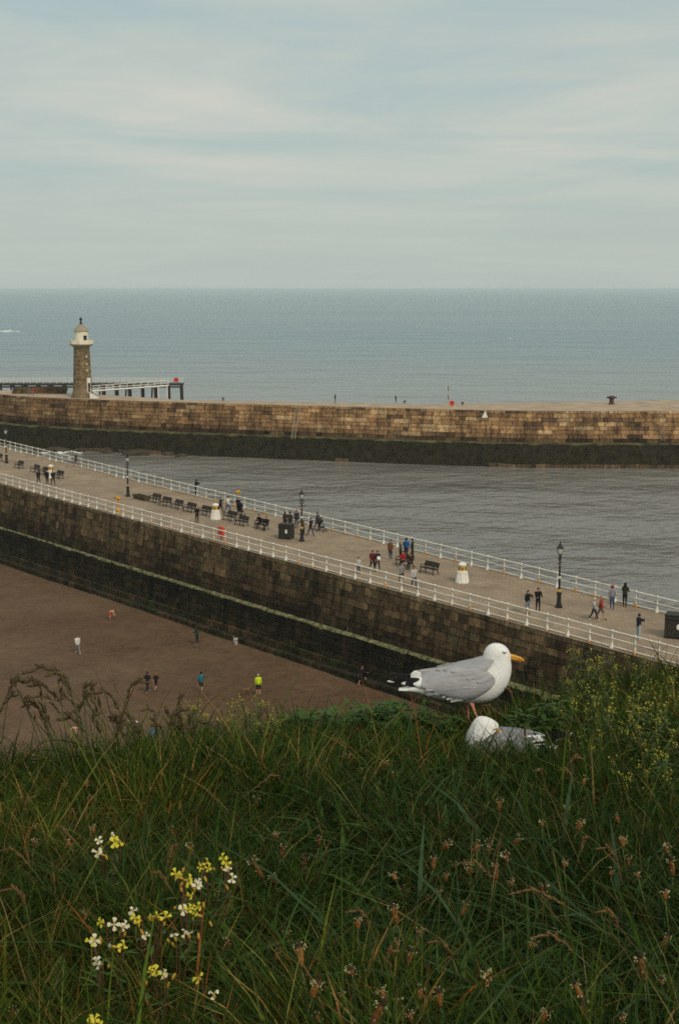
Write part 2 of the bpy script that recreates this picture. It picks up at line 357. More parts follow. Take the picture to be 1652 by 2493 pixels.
# --- the near promenade pier
BAT = 0.13; LEDGE_W = 0.27
pier = thing('stone_pier', 'long stone promenade pier with white railings crossing behind the grassy cliff', 'pier')
S0, S1 = -95.0, 128.0
def nearline(s, z): return (A0 + DA * s + NA * (BAT * -z) + Vector((0, 0, z)), NA)
dk = MB()
nn = 24
P0 = [A0 + DA * (S0 + (S1 - S0) * i / nn) + NA * 0.05 for i in range(nn + 1)]; P1 = [B0 + DB * (S0 + (S1 + 25 - S0) * i / nn) + NB * 0.05 for i in range(nn + 1)]
dk.grid([[P0[i], P0[i].lerp(P1[i], 0.5), P1[i]] for i in range(nn + 1)])
dk.grid([[P1[i], P1[i] + Vector((0, 0, -12)) + NB * 1.2] for i in range(nn + 1)])
dk.build('deck', MAT['deck'], pier)
wall = MB().grid([[nearline(s, -0.03)[0] - NA * 0.06, nearline(s, ledge_z(s))[0] - NA * 0.06] for s in np.linspace(S0, S1, 30)]).build('sea_wall', MAT['core'], pier)
NC = 7
zs = [(lambda s: -0.34, lambda s: 0.0)]
FRAC = [0, 0.17, 0.30, 0.44, 0.61, 0.74, 0.86, 1.0]
def zc_(k): return lambda s: -0.36 + (ledge_z(s) + 0.36) * FRAC[k]
for k in range(NC): zs.append((zc_(k + 1), zc_(k)))
def near_tint(s, ci, c):
    k = ci / NC
    pal = [(0.115, 0.08, 0.048), (0.075, 0.052, 0.032), (0.16, 0.11, 0.062), (0.055, 0.04, 0.026), (0.095, 0.075, 0.045), (0.13, 0.085, 0.05)]
    p = random.choices(pal, (4, 5, 1.2, 4, 3, 1.5))[0]
    if ci == 0: p = random.choice([(0.15, 0.115, 0.075), (0.10, 0.075, 0.05), (0.12, 0.09, 0.05)])
    wet = 1 - 0.66 * sm(0.3, 1.0, k) * random.uniform(0.8, 1.05); g = random.uniform(0.85, 1.2) * 1.4
    return (p[0] * wet * g, p[1] * wet * g * 1.02, p[2] * wet * g)
bl = courses(nearline, S0, S1, zs, 0.5, 1.7, 0, 0.016, near_tint, 0.035, 0.03)
place_blocks(bl, wall, MAT['stone'])
# weed-covered ledge and the lower wall under it
ld = MB(); lw = MB(); P = []; Q = []
for i, s in enumerate(np.linspace(S0, S1, 260)):
    z = ledge_z(s); p = nearline(s, z)[0]; w = LEDGE_W * (0.7 + 0.5 * sm(0, 90, s)) + random.uniform(-0.06, 0.06)
    P.append([p + Vector((0, 0, 0.10)) - NA * 0.03, p + NA * w * 0.5 + Vector((0, 0, 0.05 + random.uniform(-.03, .03))), p + NA * w + Vector((0, 0, random.uniform(-0.06, 0.02))), p + NA * (w + 0.02) + Vector((0, 0, -0.08 - random.random() ** 3 * 0.3))])
    zb = base_z(s) + 0.95; p0 = p + NA * (LEDGE_W * 0.8); row = []
    for k in range(7):
        f = k / 6; z2 = z - 0.03 + (zb - z) * f; row.append(Vector((0, 0, z2)) + A0 + DA * s + NA * (BAT * -z + LEDGE_W * 0.7 + 0.3 * f + 0.02 * random.uniform(-1, 1)))
    Q.append(row)
ld.grid(P).build('ledge', MAT['ledge'], pier, smooth=True); lw.grid(Q).build('lower_wall', MAT['algae_wall'], pier, smooth=True)
def lowline(s, z): zl = ledge_z(s); f = (z - zl) / (base_z(s) + 0.95 - zl); return (A0 + DA * s + NA * (BAT * -zl + LEDGE_W * 0.7 + 0.06 + 0.3 * f) + Vector((0, 0, z)), NA)
def lz(k): return lambda s: ledge_z(s) - 0.12 + (base_z(s) + 1.0 - ledge_z(s) + 0.12) * k
def low_w_tint(s, ci, c):
    p = random.choice([(0.022, 0.020, 0.010), (0.030, 0.024, 0.013), (0.017, 0.017, 0.009), (0.040, 0.030, 0.016)]); g = random.uniform(0.7, 1.15) * (0.8 + 0.18 * ci); return tuple(x * g for x in p)
lwb = courses(lowline, S0, S1, [(lz(0.28), lz(0)), (lz(0.55), lz(0.28)), (lz(0.78), lz(0.55)), (lz(1.0), lz(0.78))], 0.6, 1.6, 0, 0.02, low_w_tint, 0.04, 0.035)
place_blocks(lwb, pier, MAT['stone'], 'block', 0, 'lower_courses')
def footline(off, k): return lambda s, z: (A0 + DA * s + NA * (BAT * -ledge_z(s) + LEDGE_W + off) + Vector((0, 0, z)), NA)
foot = MB().grid([[footline(0.35, 0)(s, base_z(s) + 0.98)[0], footline(0.5, 0)(s, base_z(s) + 0.96)[0], footline(0.55, 0)(s, base_z(s) + 0.45)[0], footline(0.95, 0)(s, base_z(s) + 0.42)[0], footline(1.0, 0)(s, base_z(s) - 0.5)[0]] for s in np.linspace(S0, S1, 60)]).build('footing', MAT['core'], pier)
def foot_tint(s, ci, c):
    p = random.choice([(0.05, 0.037, 0.018), (0.035, 0.03, 0.013), (0.075, 0.052, 0.026), (0.03, 0.036, 0.012)]); g = random.uniform(0.8, 1.4); return tuple(x * g for x in p)
fb = courses(footline(0.5, 0), S0, S1, [(lambda s: base_z(s) + 0.44, lambda s: base_z(s) + 1.02)], 0.8, 1.6, 0, 0.025, foot_tint, 0.06, 0.05)
fb += courses(footline(0.95, 0), S0, S1, [(lambda s: base_z(s) - 0.3, lambda s: base_z(s) + 0.46)], 0.8, 1.6, 0, 0.025, foot_tint, 0.07, 0.06)
place_blocks(fb, foot, MAT['stone'], 'footing_stone', 150, 'footing_mass')

# --- the far pier with the lighthouse
EZ = -0.7
epier = thing('harbour_pier', 'far pale sandstone pier with a dark weedy waterline, carrying the lighthouse', 'pier')
near_e = [Vector(p) for p in ((-76, 312, 0), (-71.5, 301, 0), (-66, 295.5, 0), (-52, 287.7, 0), (-30.3, 279.3, 0), (17.1, 263.8, 0), (35.6, 259.6, 0), (62, 259.0, 0), (120, 264, 0))]
far_e = [Vector(p) for p in ((-70, 314, 0), (-62, 308, 0), (-56, 303, 0), (-47, 298, 0), (-30.9, 285.5, 0), (17.8, 275.5, 0), (38.2, 279.3, 0), (68.2, 286, 0), (130, 302, 0))]
cum = [0]
for a, b_ in zip(near_e, near_e[1:]): cum.append(cum[-1] + (b_ - a).length)
EL = cum[-1]
def e_at(s):
    s = min(max(s, 0.0), EL - 1e-3)
    for i in range(len(cum) - 1):
        if s <= cum[i + 1]: break
    f = (s - cum[i]) / (cum[i + 1] - cum[i]); p = near_e[i].lerp(near_e[i + 1], f); d = (near_e[i + 1] - near_e[i]).normalized()
    def nv(i): d_ = (near_e[i + 1] - near_e[i]).normalized(); return Vector((d_.y, -d_.x, 0))
    n = nv(i)
    return p, n
EB = 0.16
def eline(s, z):
    p, n = e_at(s); return (p + n * (EB * (EZ - z)) + Vector((0, 0, z)), n)
MB().grid([[a + Vector((0, 0, EZ)), a.lerp(b_, 0.5) + Vector((0, 0, EZ + 0.05)), b_ + Vector((0, 0, EZ))] + [b_ + Vector((0, 1, -12))] for a, b_ in zip(near_e, far_e)]).build('deck', MAT['epier_deck'], epier)
ewall = MB().grid([[eline(s, EZ - 0.03)[0] - e_at(s)[1] * 0.1, eline(s, -6.5)[0] - e_at(s)[1] * 0.1] for s in np.linspace(0, EL, 70)]).build('sea_wall', MAT['core'], epier)
def e_z(k):
    hs = [0, 0.45, 1.25, 1.95, 2.75, 3.45, 4.2, 5.0, 5.75]; return lambda s: EZ - hs[k]
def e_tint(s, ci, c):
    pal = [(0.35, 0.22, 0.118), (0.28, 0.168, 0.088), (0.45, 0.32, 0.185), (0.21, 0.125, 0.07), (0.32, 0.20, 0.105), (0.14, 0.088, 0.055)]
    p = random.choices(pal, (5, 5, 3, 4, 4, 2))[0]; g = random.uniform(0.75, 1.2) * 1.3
    shade = 0.62 + 0.38 * sm(-60, 10, c.x)             # block tint gets darker towards the seaward end
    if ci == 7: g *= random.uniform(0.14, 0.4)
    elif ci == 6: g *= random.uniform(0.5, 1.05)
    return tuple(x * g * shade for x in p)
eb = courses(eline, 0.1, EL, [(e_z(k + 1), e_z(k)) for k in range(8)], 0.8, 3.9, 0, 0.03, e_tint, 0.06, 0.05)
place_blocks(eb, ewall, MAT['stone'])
P = []; Q = []
for s in np.linspace(0, EL, 260):
    p, n = e_at(s); z = -6.42
    P.append([eline(s, -6.35)[0] - n * 0.1, eline(s, -6.45)[0] + n * 0.35, eline(s, -6.52)[0] + n * (0.6 + random.uniform(-.08, .08)), eline(s, -6.66 - random.random() ** 2 * 0.3)[0] + n * 0.62])
    Q.append([eline(s, -6.7 - k * 0.75)[0] + n * (0.55 + 0.12 * k + random.uniform(-.06, .06)) for k in range(7)])
MB().grid(P).build('ledge', MAT['green_ledge'], epier, smooth=True); MB().grid(Q).build('lower_wall', MAT['algae_wall'], epier, smooth=True)
def e_low(s, z): p, n = e_at(s); return (eline(s, -9.9)[0] + n * 1.72 + Vector((0, 0, z + 9.9)), n)
def low_tint(s, ci, c): g = random.uniform(0.6, 1.1); return (0.17 * g, 0.118 * g, 0.075 * g)
low = [b_ for b_ in courses(e_low, 0.1, EL, [(lambda s: -11.1, lambda s: -10.15 + 0.15 * math.sin(s * 0.37) * math.sin(s * 1.1))], 1.2, 3.2, 0, 0.03, low_tint, 0.06, 0.08) if b_[1][0].x > 26 or -52 < b_[1][0].x < -28 and random.random() < 0.55 or random.random() < 0.04]
place_blocks(low, epier, MAT['stone'], 'foundation_stone', 300)
# rocks and broken water at the pier foot
for i, (px, py, sc_) in enumerate([(140, 1098, 1.6), (200, 1097, 1.2), (262, 1100, 1.5), (330, 1106, 1.9), (352, 1103, 1.3), (410, 1106, 1.2), (95, 1098, 1.4), (440, 1110, 0.9)]):
    m = MB(); p = at_z(px, py, WATER + 0.1); rr = []
    m.ball((0, 0, 0), (sc_ * 1.6, sc_, 0.55 * sc_), 9, 6)
    m.v = [tuple(Vector(v) * (1 + 0.35 * mnoise.noise(Vector(v) * 0.9 + Vector((i * 7, 0, 0))))) for v in m.v]
    o = m.build('rock', MAT['rock']); o.location = p; o.rotation_euler = (0, 0, i)
    tag(o, 'dark weedy rock awash at the foot of the far pier', 'rock', 'rocks at the far pier foot')
def foam(name, pts, label, wid):
    m = MB(); P = []
    for i, (px, py) in enumerate(pts):
        p = at_z(px, py, WATER); w = wid * random.choice([0.25, 0.5, 0.9, 1.3]) * math.sin(math.pi * (i + 0.6) / (len(pts) + 0.2)); P.append([p + Vector((0, -w * 4, 0.02)), p + Vector((0, -w, 0.35 * w + 0.1)), p + Vector((0, w, 0.3 * w + 0.1)), p + Vector((0, w * 4, 0.02))])
    tag(m.grid(P).build(name, MAT['foam'], smooth=True), label, 'foam', kind='stuff')
foam('foam', [(100 + i * 6, 1101 + 2.2 * math.sin(i * 0.9)) for i in range(18)], 'white foam breaking over rocks at the far pier foot', 0.34)
foam('boat_wake', [(-20 + i * 5, 807 + 0.5 * math.sin(i)) for i in range(15)], 'white speedboat wake on the open sea beside the lighthouse', 2.6)  # wake of a speedboat, drawn as a strip of foam

# ------------------------------------------------------------------ lighthouse
lp = Vector((-52.6, 292.2, EZ)); lh = thing('lighthouse', 'brown stone lighthouse tower with cream lantern and black finial on the far pier', 'lighthouse', lp)
m = MB(); SEG = 20
m.lathe([(2.35, 0), (2.35, 0.45), (2.2, 0.5), (2.12, 1.2), (1.9, 1.9)], SEG).build('plinth', MAT['lh_stone'], lh, tint=(0.95, 0.95, 0.95))
tower = MB().lathe([(1.84, 1.85), (1.52, 10.3)], SEG).build('tower', MAT['core'], lh)
tb = []
zc0 = 1.87
while zc0 < 10.25:
    hh = 0.42; nb_ = 14; off = random.random()
    for i in range(nb_):
        a0 = 2 * math.pi * (i + off) / nb_ + 0.012; a1 = 2 * math.pi * (i + 1 + off) / nb_ - 0.012; am = (a0 + a1) / 2
        def q(a, z): r = 1.9 - (z - 1.85) * 0.0385; return Vector((r * math.cos(a), r * math.sin(a), z))
        nr = Vector((math.cos(am), math.sin(am), 0)); vs_, fs_ = stone_block(q(a0, zc0 + .01), q(a1, zc0 + .01), q(a1, zc0 + hh - .01), q(a0, zc0 + hh - .01), nr, 0.03, 0.12, 0.02)
        g = random.uniform(0.6, 1.25); tb.append((-nr.y + 0.001 * random.random(), vs_, fs_, (g, g * random.uniform(0.93, 1.02), g * random.uniform(0.85, 1))))
    zc0 += hh
tb = [x for x in tb]
place_blocks(tb, tower, MAT['lh_stone'], 'block', 150)
MB().lathe([(1.55, 10.2), (1.65, 10.35), (2.0, 10.6), (2.36, 10.75), (2.4, 10.85), (2.4, 10.95)], 24).build('corbel', MAT['roof_stone'], lh)
m = MB(); m.lathe([(2.4, 10.95), (2.42, 11.05), (2.42, 11.75), (2.3, 11.75), (2.3, 11.0), (1.0, 10.98)], 8); m.build('gallery_parapet', MAT['cream'], lh)
lan = MB().lathe([(1.42, 10.9), (1.40, 13.35), (1.5, 13.45), (1.55, 13.6)], 16).build('lantern_room', MAT['cream'], lh)
MB().box((0.95, -1.15, 12.1), (0.62, 0.35, 1.2), R(-20), 0.03).build('lantern_window', MAT['iron'], lan)
MB().lathe([(1.66, 13.58), (1.58, 13.66), (1.25, 14.0), (0.85, 14.45), (0.42, 14.85), (0.3, 14.92)], 16).build('roof', MAT['roof_stone'], lh)
MB().lathe([(0.34, 14.9), (0.3, 15.05), (0.2, 15.3), (0.16, 15.7), (0.32, 15.8), (0.34, 16.0), (0.2, 16.12), (0.1, 16.3), (0.02, 16.42)], 10).build('finial', MAT['iron'], lh)
for z in (5.6, 6.9, 8.4):
    MB().box((1.12, -1.22, z), (0.22, 0.3, 0.35), R(40), 0.02).build('window', MAT['plain_white'], lh)
m = MB(); m.box((1.45, -1.35, 2.6), (0.75, 0.4, 3.0), R(40), 0.02); o = m.build('door_surround', MAT['plain_white'], lh)
MB().box((1.58, -1.52, 2.2), (0.45, 0.3, 1.8), R(40), 0.02).build('door', MAT['iron'], lh)
st_ = MB()
for i in range(6): st_.box((1.9 + 0.28 * i, -2.1, 1.0 - 0.17 * i - 0.09), (0.3, 0.9, 0.18), 0, 0.01)
sto = thing('stair', 'small white painted stair beside the lighthouse foot', 'stair', lp)
for i in range(6): MB().box((2.0 + 0.28 * i, -2.2, (1.1 - 0.18 * i) / 2), (0.29, 0.9, 1.1 - 0.18 * i), 0, 0.01).build('step', MAT['plain_white'], sto)
MB().tube([(1.9, -2.7, 1.9), (3.5, -2.7, 0.95)], 0.06).build('handrail', MAT['plain_white'], sto)

# low parapet wall left of the lighthouse
m = MB(); pa = at_y(34, 962, 304.0); pb = at_y(165, 962, 304.0)
lw_ = thing('parapet_wall', 'low brown stone parapet wall behind the lighthouse pier end', 'wall', (0, 0, 0))
for i in range(12):
    x0 = pa.x + (pb.x - pa.x) * i / 12; x1 = pa.x + (pb.x - pa.x) * (i + 1) / 12
    for k in range(2):
        MB().box(((x0 + x1) / 2 + 0.3 * k, 302.6 - 0.0 * i, EZ + 0.35 + 0.68 * k), (x1 - x0 - 0.04, 0.7, 0.66), 0, 0.04).build('block', MAT['stone'], lw_, tint=[c * random.uniform(0.7, 1.2) for c in (0.12, 0.085, 0.05)])

# timber jetty behind
jy = 327.0; jl = thing('timber_jetty', 'dark timber jetty on leaning piles with white railings behind the lighthouse', 'jetty')
jx0 = at_y(-60, 935, jy).x; jx1 = at_y(446, 935, jy).x; jz = at_y(220, 933, jy).z
MB().box(((jx0 + jx1) / 2, jy, jz - 0.2), (jx1 - jx0, 3.4, 0.4)).build('deck', MAT['timber'], jl)
MB().box(((jx0 + jx1) / 2, jy - 1.5, jz - 0.75), (jx1 - jx0, 0.3, 0.35)).build('beam', MAT['timber'], jl)
pm = MB().tube([(0, 0, 0), (0.25, -0.1, -11.5)], 0.24, 6).mesh('pile', MAT['timber']); pm2 = MB().tube([(0, 0, 0), (-0.9, 0.1, -11.5)], 0.2, 6).mesh('raking_pile', MAT['timber'])
x = jx1 - 0.4; k = 0
while x > jx0:
    for yy in (-1.4, 1.4):
        o = link('pile', pm, jl, (x, jy + yy, jz - 0.4))
        if k % 2 == 0 and yy < 0 and k > 1: link('raking_pile', pm2, jl, (x - 0.5, jy + yy, jz - 0.4))
    o = MB().box((x, jy, jz - 0.5), (0.3, 3.4, 0.4)).build('crosshead', MAT['timber'], jl)
    x -= 2.98; k += 1
pst = MB().box((0, 0, 0.55), (0.07, 0.07, 1.1)).mesh('rail_post', MAT['plain_white'])
for i in range(int((jx1 - jx0) / 1.5)):
    for yy in (-1.6, 1.6): link('rail_post', pst, jl, (jx1 - 0.2 - 1.5 * i, jy + yy, jz))
for yy in (-1.6, 1.6):
    for z in (0.55, 1.1): MB().tube([(jx0, jy + yy, jz + z), (jx1, jy + yy, jz + z)], 0.035, 5).build('rail', MAT['plain_white'], jl)
# white gangway climbing towards the jetty end
gw = thing('gangway', 'white sloping steel gangway with handrails right of the lighthouse', 'gangway'); gy_ = 300.0
g0 = at_y(226, 952, gy_); g1 = at_y(410, 939, gy_)
for dy in (-0.7, 0.7):
    MB().tube([g0 + Vector((0, dy, 0)), g1 + Vector((0, dy, 0))], 0.14, 4).build('stringer', MAT['plain_white'], gw)
    for z in (0.55, 1.1): MB().tube([g0 + Vector((0, dy, z)), g1 + Vector((0, dy, z))], 0.04, 4).build('handrail', MAT['plain_white'], gw)
    for i in range(12):
        p = g0.lerp(g1, i / 11.0) + Vector((0, dy, 0)); MB().tube([p, p + Vector((0, 0, 1.1))], 0.035, 4).build('rail_post', MAT['plain_white'], gw)
p_ = [g0, g1]; MB().grid([[g0 + Vector((0, -.7, 0.02)), g0 + Vector((0, .7, .02))], [g1 + Vector((0, -.7, 0.02)), g1 + Vector((0, .7, .02))]]).build('walkway', MAT['timber'], gw)
for px in (408, 386):
    q = at_y(px, 941, gy_); MB().tube([(q.x, gy_ - 0.7, q.z), (q.x, gy_ - 0.7, WATER - 0.5)], 0.13, 5).build('support_post', MAT['plain_white'], gw)

# ladders on the far pier
def ladder(px_top, px_bot, y0, y1, label):
    a = at_z(px_top, y0, EZ); a.z += 0.1; s_ = None
    # foot of the ladder on the battered face
    bz = -6.0; bb = at_z(px_bot, y1, bz)
    n = Vector((-0.2, -1, 0)).normalized(); a += n * 0.35; bb += n * 0.25
    ld_ = thing('ladder', label, 'ladder', (0, 0, 0)); side = Vector((0.36, 0, 0))
    for sgn in (-1, 1): MB().tube([a + side * sgn, bb + side * sgn], 0.055, 5).build('stringer', MAT['ladder'], ld_)
    for i in range(18):
        p = a.lerp(bb, (i + 0.5) / 18); MB().tube([p - side, p + side], 0.045, 4).build('rung', MAT['ladder'], ld_)
ladder(727, 714, 990, 1068, 'pale iron ladder slanting down the middle of the far pier wall')
ladder(1607, 1611, 1003, 1073, 'rusty iron ladder down the far pier wall at the frame edge')

# small fittings on the far pier
def bollard(px, py, label, s=1.0, z=EZ):
    b_ = thing('mooring_bollard', label, 'bollard', at_z(px, py, z))
    MB().lathe([(0.55 * s, 0), (0.55 * s, 0.15 * s), (0.4 * s, 0.25 * s), (0.36 * s, 0.9 * s), (0.5 * s, 1.0 * s), (0.62 * s, 1.15 * s), (0.6 * s, 1.35 * s), (0.3 * s, 1.45 * s)], 12).build('post', MAT['rust'], b_)
    MB().tube([(-0.85 * s, 0, 1.2 * s), (0.85 * s, 0, 1.2 * s)], 0.13 * s, 8).build('crossbar', MAT['rust'], b_)
bollard(1487, 985, 'large rusty mooring bollard with crossbar on the far pier top', 1.15)
bollard(1125, 986, 'small dark mooring bollard right of the red lifebuoy on the far pier', 0.42)
bollard(984, 982, 'small dark mooring bollard just right of a walker on the far pier', 0.38)
bollard(543, 975, 'small dark mooring bollard on the far pier left of its middle ladder', 0.4)
def ring_mesh(r0, r1):
    m = MB(); m.tube([(r0 * math.cos(a), 0, r0 * math.sin(a)) for a in np.linspace(0, 2 * math.pi, 17)], r1, 8); return m
def lifebuoy(px, py, z, h_, label, disc=True):
    p = at_z(px, py, z); b_ = thing('lifebuoy', label, 'lifebuoy', p)
    o = ring_mesh(0.36, 0.14).build('ring', MAT['red'], b_, True); o.location = (0, -0.15, h_ - 0.45)
    MB().lathe([(0.45, -0.04), (0.45, 0.04)], 16, (0, 0, h_ - 0.45), Matrix.Rotation(R(90), 3, 'X')).build('backing_board', MAT['red'], b_)
    MB().tube([(0, 0.1, -0.2), (0, 0.1, h_ - 0.3)], 0.06, 6).build('post', MAT['rust'], b_)
lifebuoy(1099, 990, EZ, 1.15, 'round red lifebuoy beside a striped pole on the far pier')
lb = at_y(429, 925, jy - 1.9); b_ = thing('lifebuoy', 'round red lifebuoy on the jetty end railing', 'lifebuoy', lb)
ring_mesh(0.42, 0.16).build('ring', MAT['red'], b_, True); MB().lathe([(0.5, -0.04), (0.5, 0.04)], 16, (0, 0.12, 0), Matrix.Rotation(R(90), 3, 'X')).build('backing_board', MAT['red'], b_)
pp = thing('striped_pole', 'thin yellow and dark striped pole beside the red lifebuoy', 'pole', at_z(1090, 984, EZ))
for i in range(5): MB().lathe([(0.075, i * 0.85), (0.07, i * 0.85 + 0.85)], 8).build('band', MAT['gold'] if i % 2 == 0 else MAT['iron'], pp)
sg = at_z(1180, 999, EZ); sg.z -= 0.7; sgn_ = thing('wall_sign', 'small white triangular mark hung near the top of the far pier wall', 'sign', sg + Vector((-0.1, -0.65, 0)))
MB().add([(-0.55, 0, -0.6), (0.55, 0, -0.6), (0.05, 0, 0.75), (-0.55, 0.12, -0.6), (0.55, 0.12, -0.6), (0.05, 0.12, 0.75)], [(0, 1, 2), (5, 4, 3), (0, 3, 4, 1), (1, 4, 5, 2), (2, 5, 3, 0)]).build('plate', MAT['plain_white'], sgn_)
MB().box((-0.5, 0.2, 0.4), (0.9, 0.3, 0.5), 0, 0.03).build('bracket', MAT['timber'], sgn_)

# ------------------------------------------------------------------ railings on the near pier
post_me = MB().lathe([(0.17, 0), (0.165, 0.05), (0.11, 0.12), (0.085, 0.25), (0.06, 0.36), (0.048, 0.42), (0.045, 0.55), (0.062, 0.57), (0.062, 0.63), (0.045, 0.65), (0.042, 1.0), (0.07, 1.03), (0.075, 1.09), (0.05, 1.14), (0.015, 1.16)], 8).mesh('post', MAT['white_paint'], True)
def railing(P0, D, off, s0, s1, label, step):
    r = thing('railing', label, 'railing')
    n = int((s1 - s0) / step); s_ = s0
    for i in range(n + 1):
        link('post', post_me, r, P0 + D * (s0 + i * step) + off)
    for z, rr, nm in ((1.06, 0.05, 'top_rail'), (0.6, 0.042, 'middle_rail'), (0.13, 0.042, 'bottom_rail')):
        k = n // 4
        pts = [P0 + D * (s0 + (s1 - s0) * i / k) + off + Vector((random.uniform(-.01, .01), 0, z + random.uniform(-0.012, 0.012))) for i in range(k + 1)]
        MB().tube(pts, rr, 6).build(nm, MAT['rail_paint'], r, True)
railing(A0, DA, -NA * 0.22, -9.6, 104, 'white iron railing along the beach side of the promenade pier', 1.83)
railing(B0, DB, -NB * 0.22, -9.2, 133, 'white iron railing along the harbour side of the promenade pier', 1.95)

# ------------------------------------------------------------------ street furniture on the near pier
def dz(px, py, z=0.0): return at_z(px, py, z)
def make_lamp(pos, label):
    o = thing('street_lamp', label, 'street lamp', pos, random.random(), 'lamps along the promenade')
    MB().lathe([(0.25, 0), (0.25, 0.12), (0.2, 0.16), (0.19, 0.3), (0.155, 0.34), (0.15, 0.9), (0.19, 0.96), (0.19, 1.02), (0.1, 1.1)], 8).build('base', MAT['iron'], o)
    MB().lathe([(0.115, 1.1), (0.125, 1.14), (0.125, 1.22), (0.1, 1.26)], 10).build('gold_band', MAT['gold'], o)
    MB().lathe([(0.085, 1.26), (0.075, 2.0), (0.065, 2.95), (0.09, 3.0), (0.055, 3.05), (0.05, 3.62)], 10).build('column', MAT['iron'], o)
    MB().lathe([(0.1, 2.03), (0.1, 2.16)], 10).build('notice_band', MAT['plain_white'], o)
    MB().lathe([(0.075, 2.9), (0.08, 3.0)], 10).build('red_band', MAT['red'], o)
    MB().tube([(-0.36, 0, 3.08), (0.36, 0, 3.08)], 0.028, 6).build('ladder_bar', MAT['iron'], o)
    for sx in (-1, 1): MB().tube([(sx * (0.09 + 0.11 * math.sin(a)), 0, 3.4 + 0.15 * math.cos(a)) for a in np.linspace(0, 2 * math.pi, 11)], 0.028, 6).build('scroll', MAT['iron'], o)
    MB().lathe([(0.06, 3.6), (0.14, 3.66), (0.15, 3.7)], 6).build('lantern_seat', MAT['iron'], o)
    MB().lathe([(0.13, 3.7), (0.235, 4.05), (0.235, 4.08)], 6).build('lantern_glass', MAT['glass'], o)
    for i in range(6):
        a = 2 * math.pi * i / 6; MB().tube([(0.137 * math.cos(a), 0.137 * math.sin(a), 3.7), (0.245 * math.cos(a), 0.245 * math.sin(a), 4.08)], 0.016, 4).build('lantern_bar', MAT['iron'], o)
    MB().lathe([(0.28, 4.07), (0.27, 4.1), (0.16, 4.22), (0.11, 4.26), (0.1, 4.33), (0.06, 4.38), (0.03, 4.46), (0.01, 4.6)], 6).build('lantern_roof', MAT['iron'], o)
    return o
make_lamp(dz(17, 1128), 'black lamp post leftmost on the promenade, near the picture edge')
make_lamp(dz(312, 1209), 'black lamp post beside the low brown trough on the promenade')
make_lamp(dz(734.6, 1318), 'black lamp post beside the dark slatted bin in mid promenade')
make_lamp(dz(1359, 1479), 'black lamp post rightmost on the promenade, above the gulls')

PDIR = math.atan2(DA.y, DA.x)
def make_bench():
    o = empty('bench')
    for s in (-0.7, 0.7):
        m = MB(); m.tube([(s, -0.28, 0), (s, -0.24, 0.42), (s, 0.2, 0.40), (s, 0.34, 0.88)], 0.04, 5); m.tube([(s, 0.3, 0), (s, 0.18, 0.42)], 0.04, 5); m.tube([(s, -0.26, 0.42), (s, -0.27, 0.64), (s, 0.27, 0.66)], 0.035, 5)
        m.build('end_frame', MAT['iron'], o)
    for i in range(4): MB().box((0, -0.22 + 0.135 * i, 0.46 - 0.008 * i), (1.56, 0.12, 0.06), 0, 0.008).build('seat_slat', MAT['bench_wood'], o)
    for i in range(3): MB().box((0, 0.25 + 0.04 * i, 0.58 + 0.13 * i), (1.56, 0.06, 0.12), 0, 0.008).build('back_slat', MAT['bench_wood'], o)
    return o
bench0 = make_bench(); first = [True]
def bench(px, py, label, flip=0, z=0):
    o = bench0 if first[0] else copy_tree(bench0); first[0] = False
    o.location = dz(px, py, z); o.rotation_euler = (0, 0, PDIR + (math.pi if flip else 0) + random.uniform(-.05, .05)); tag(o, label, 'bench', 'dark benches along the promenade')
    return o
row = ['first dark bench after the brown trough in the row of five', 'second dark bench from the brown trough in the row of five', 'middle dark bench of the row of five on the promenade', 'fourth dark bench from the brown trough in the row of five', 'last dark bench of the row of five, next to the white capstan']
for (x, y), l in zip([(377, 1224), (402, 1232), (431, 1239), (462, 1247), (498, 1255)], row): bench(x, y, l)
bench(559, 1268, 'empty dark bench just right of the white capstan in mid promenade')
bench(588, 1280, 'dark bench in front of the two walkers, beside the bench with sitters')
bench(636, 1288, 'dark bench with two dark-clothed people sitting on it')
bench(1044, 1397, 'dark bench at the foot of the group of strollers, right end free')
bench(984, 1378, 'dark bench with a person in red sitting on it')
bench(47, 1140, 'dark bench between the leftmost lamp and the left capstan')
bench(86, 1150, 'dark bench left of the group at the left capstan'); bench(108, 1156, 'dark bench touching the left capstan group from behind')
bench(143, 1165, 'dark bench just right of the left white capstan'); bench(-4, 1122, 'dark bench cut by the left picture edge')
# low brown trough
tr = thing('wooden_trough', 'low brown wooden trough beside the second lamp post', 'trough', dz(345, 1216), PDIR)
for sy in (-0.32, 0.32):
    for k in range(2): MB().box((0, sy * (1 + 0.12 * k), 0.15 + 0.2 * k), (2.3 + 0.2 * k, 0.05, 0.19), 0, 0.01).build('plank', MAT['brown_wood'], tr)
for sx in (-1.1, 1.1): MB().box((sx, 0, 0.26), (0.06, 0.6, 0.4), 0, 0.01).build('end_plank', MAT['brown_wood'], tr)
MB().box((0, 0, 0.3), (2.1, 0.58, 0.08), 0, 0.02).build('soil', MAT['soil'], tr)

